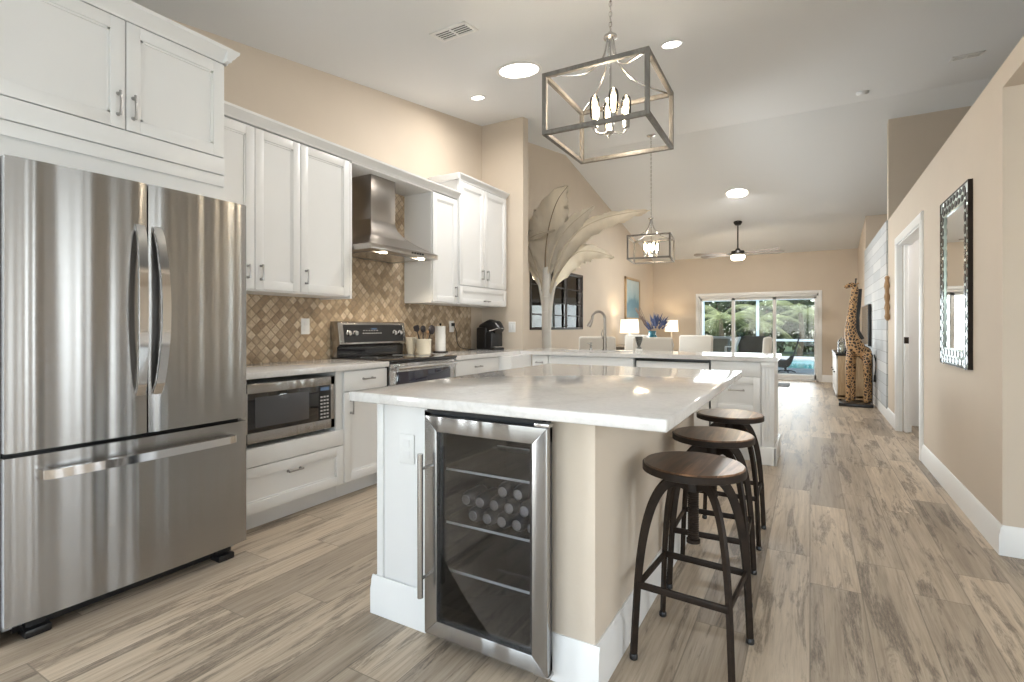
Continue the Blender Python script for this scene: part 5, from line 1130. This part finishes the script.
t = thing('picket_fence', 'white picket fence glimpsed through the dining window', 'fence', (-4.9, 10, -.14))
for i in range(60):
    y = 7.6+i*.15; bm = NB(); prism(bm, [(y, -.14), (y+.095, -.14), (y+.095, 1.50), (y+.0475, 1.56), (y, 1.50)], -4.91, -4.89, 'x'); obj('picket', bm, M['alu'], t)
obj('rail', boxes(((-4.93, 7.6, .3), (-4.911, 16.6, .38))), M['alu'], t); obj('rail', boxes(((-4.93, 7.6, 1.15), (-4.911, 16.6, 1.23))), M['alu'], t)

def palm_tree(x, y, h, n, L, lab, seed, nm='palm_tree'):
    random.seed(seed); t = thing(nm, lab, 'tree', (x, y, -.14))
    bm = NB(); tube(bm, smoothpath([(0, 0, 0), (.1, 0, h*.5), (.05, .05, h)], 5), [.13-.05*i/10 for i in range(11)], 10); obj('trunk', bm, M['trunk'], t, world=False)
    bm = NB()
    for k in range(n):
        a = 2*PI*k/n+random.random()*.5; el = random.uniform(-.15, 1.0); LL = L*random.uniform(.8, 1.15); P = []
        for i in range(13):
            s = i/12; r = LL*s*math.cos(el*(1-s*.2)); z = h+LL*s*math.sin(el)-LL*.62*s*s; P.append(Vector((.05+r*math.cos(a), r*math.sin(a), z)))
        tube(bm, P, [.018*(1-.7*i/12) for i in range(13)], 5)
        for i in range(1, 31):
            f = i/31*12; i0 = min(int(f), 11); p = P[i0].lerp(P[i0+1], f-i0); d = (P[i0+1]-P[i0]).normalized(); sd = d.cross(Vector((0, 0, 1))).normalized(); w = LL*.26*math.sin(PI*(i+2)/35)**.5
            for s in (-1, 1):
                tip = p+sd*s*w+d*w*.5+Vector((0, 0, -w*.45)); bm.faces.new([bm.verts.new(q) for q in (p-d*.016, p+d*.016, tip)])
    obj('fronds', bm, M['palm'], t, world=False, smooth=0, recalc=False)
palm_tree(-3.6, 25.2, 1.7, 13, 2.0, 'pale palm with arching fronds seen through the left slider panel', 11)
palm_tree(-1.9, 24.6, 1.55, 13, 1.8, 'bright palm with arching fronds seen through the middle slider panel', 12)
palm_tree(-.4, 24.9, 1.9, 12, 2.2, 'palm with drooping fronds seen through the right slider panel', 13)
palm_tree(1.9, 26.4, 2.0, 12, 2.0, 'palm at the right edge of the garden', 14)
def shrub(x, y, z, rx, ry, rz, n, ls, lab, seed, mat='green', nm='garden_tree'):
    random.seed(seed); t = thing(nm, lab, 'tree', (x, y, -.14)); bm = NB()
    for i in range(n):
        u = Vector((random.gauss(0, 1), random.gauss(0, 1), random.gauss(0, 1))).normalized(); r = random.uniform(.72, 1.0)
        c = Vector((u.x*rx*r, u.y*ry*r, z+u.z*rz*r)); a = Vector((random.gauss(0, 1), random.gauss(0, 1), random.gauss(0, 1))).normalized(); b = a.cross(u).normalized()
        s = ls*random.uniform(.6, 1.3); bm.faces.new([bm.verts.new(q) for q in (c-a*s, c+b*s*.45, c+a*s, c-b*s*.45)])
    obj('foliage', bm, M[mat], t, world=False, smooth=0, recalc=False)
    bm = NB(); tube(bm, [(0, 0, 0), (.1, 0, z*.6), (0, 0, z)], [.16, .12, .08], 8)
    for k in range(5): a = k*1.26; tube(bm, [(0, 0, z*.5), (rx*.5*math.cos(a), ry*.5*math.sin(a), z+rz*.2)], [.06, .02], 6)
    obj('trunk', bm, M['trunk'], t, world=False)
k = 0
nmz = ['far left', 'left', 'left-centre', 'centre', 'right-centre', 'right', 'far right']
for i, x in enumerate((-9, -6.5, -4.2, -2, .3, 2.6, 5)):
    shrub(x, 28.5+(i % 2)*.8, 2.4, 1.9, 1.3, 2.6, 2600, .17, 'dense dark green tree behind the pool screen, %s of the row' % nmz[i], 30+i)
for i, y in enumerate((8.5, 11.4, 14.2)):
    shrub(-8.0, y, .75, 1.1, 1.4, .75, 1500, .12, 'low leafy shrub outside the dining window, %s one' % ['nearest', 'middle', 'farthest'][i], 50+i)
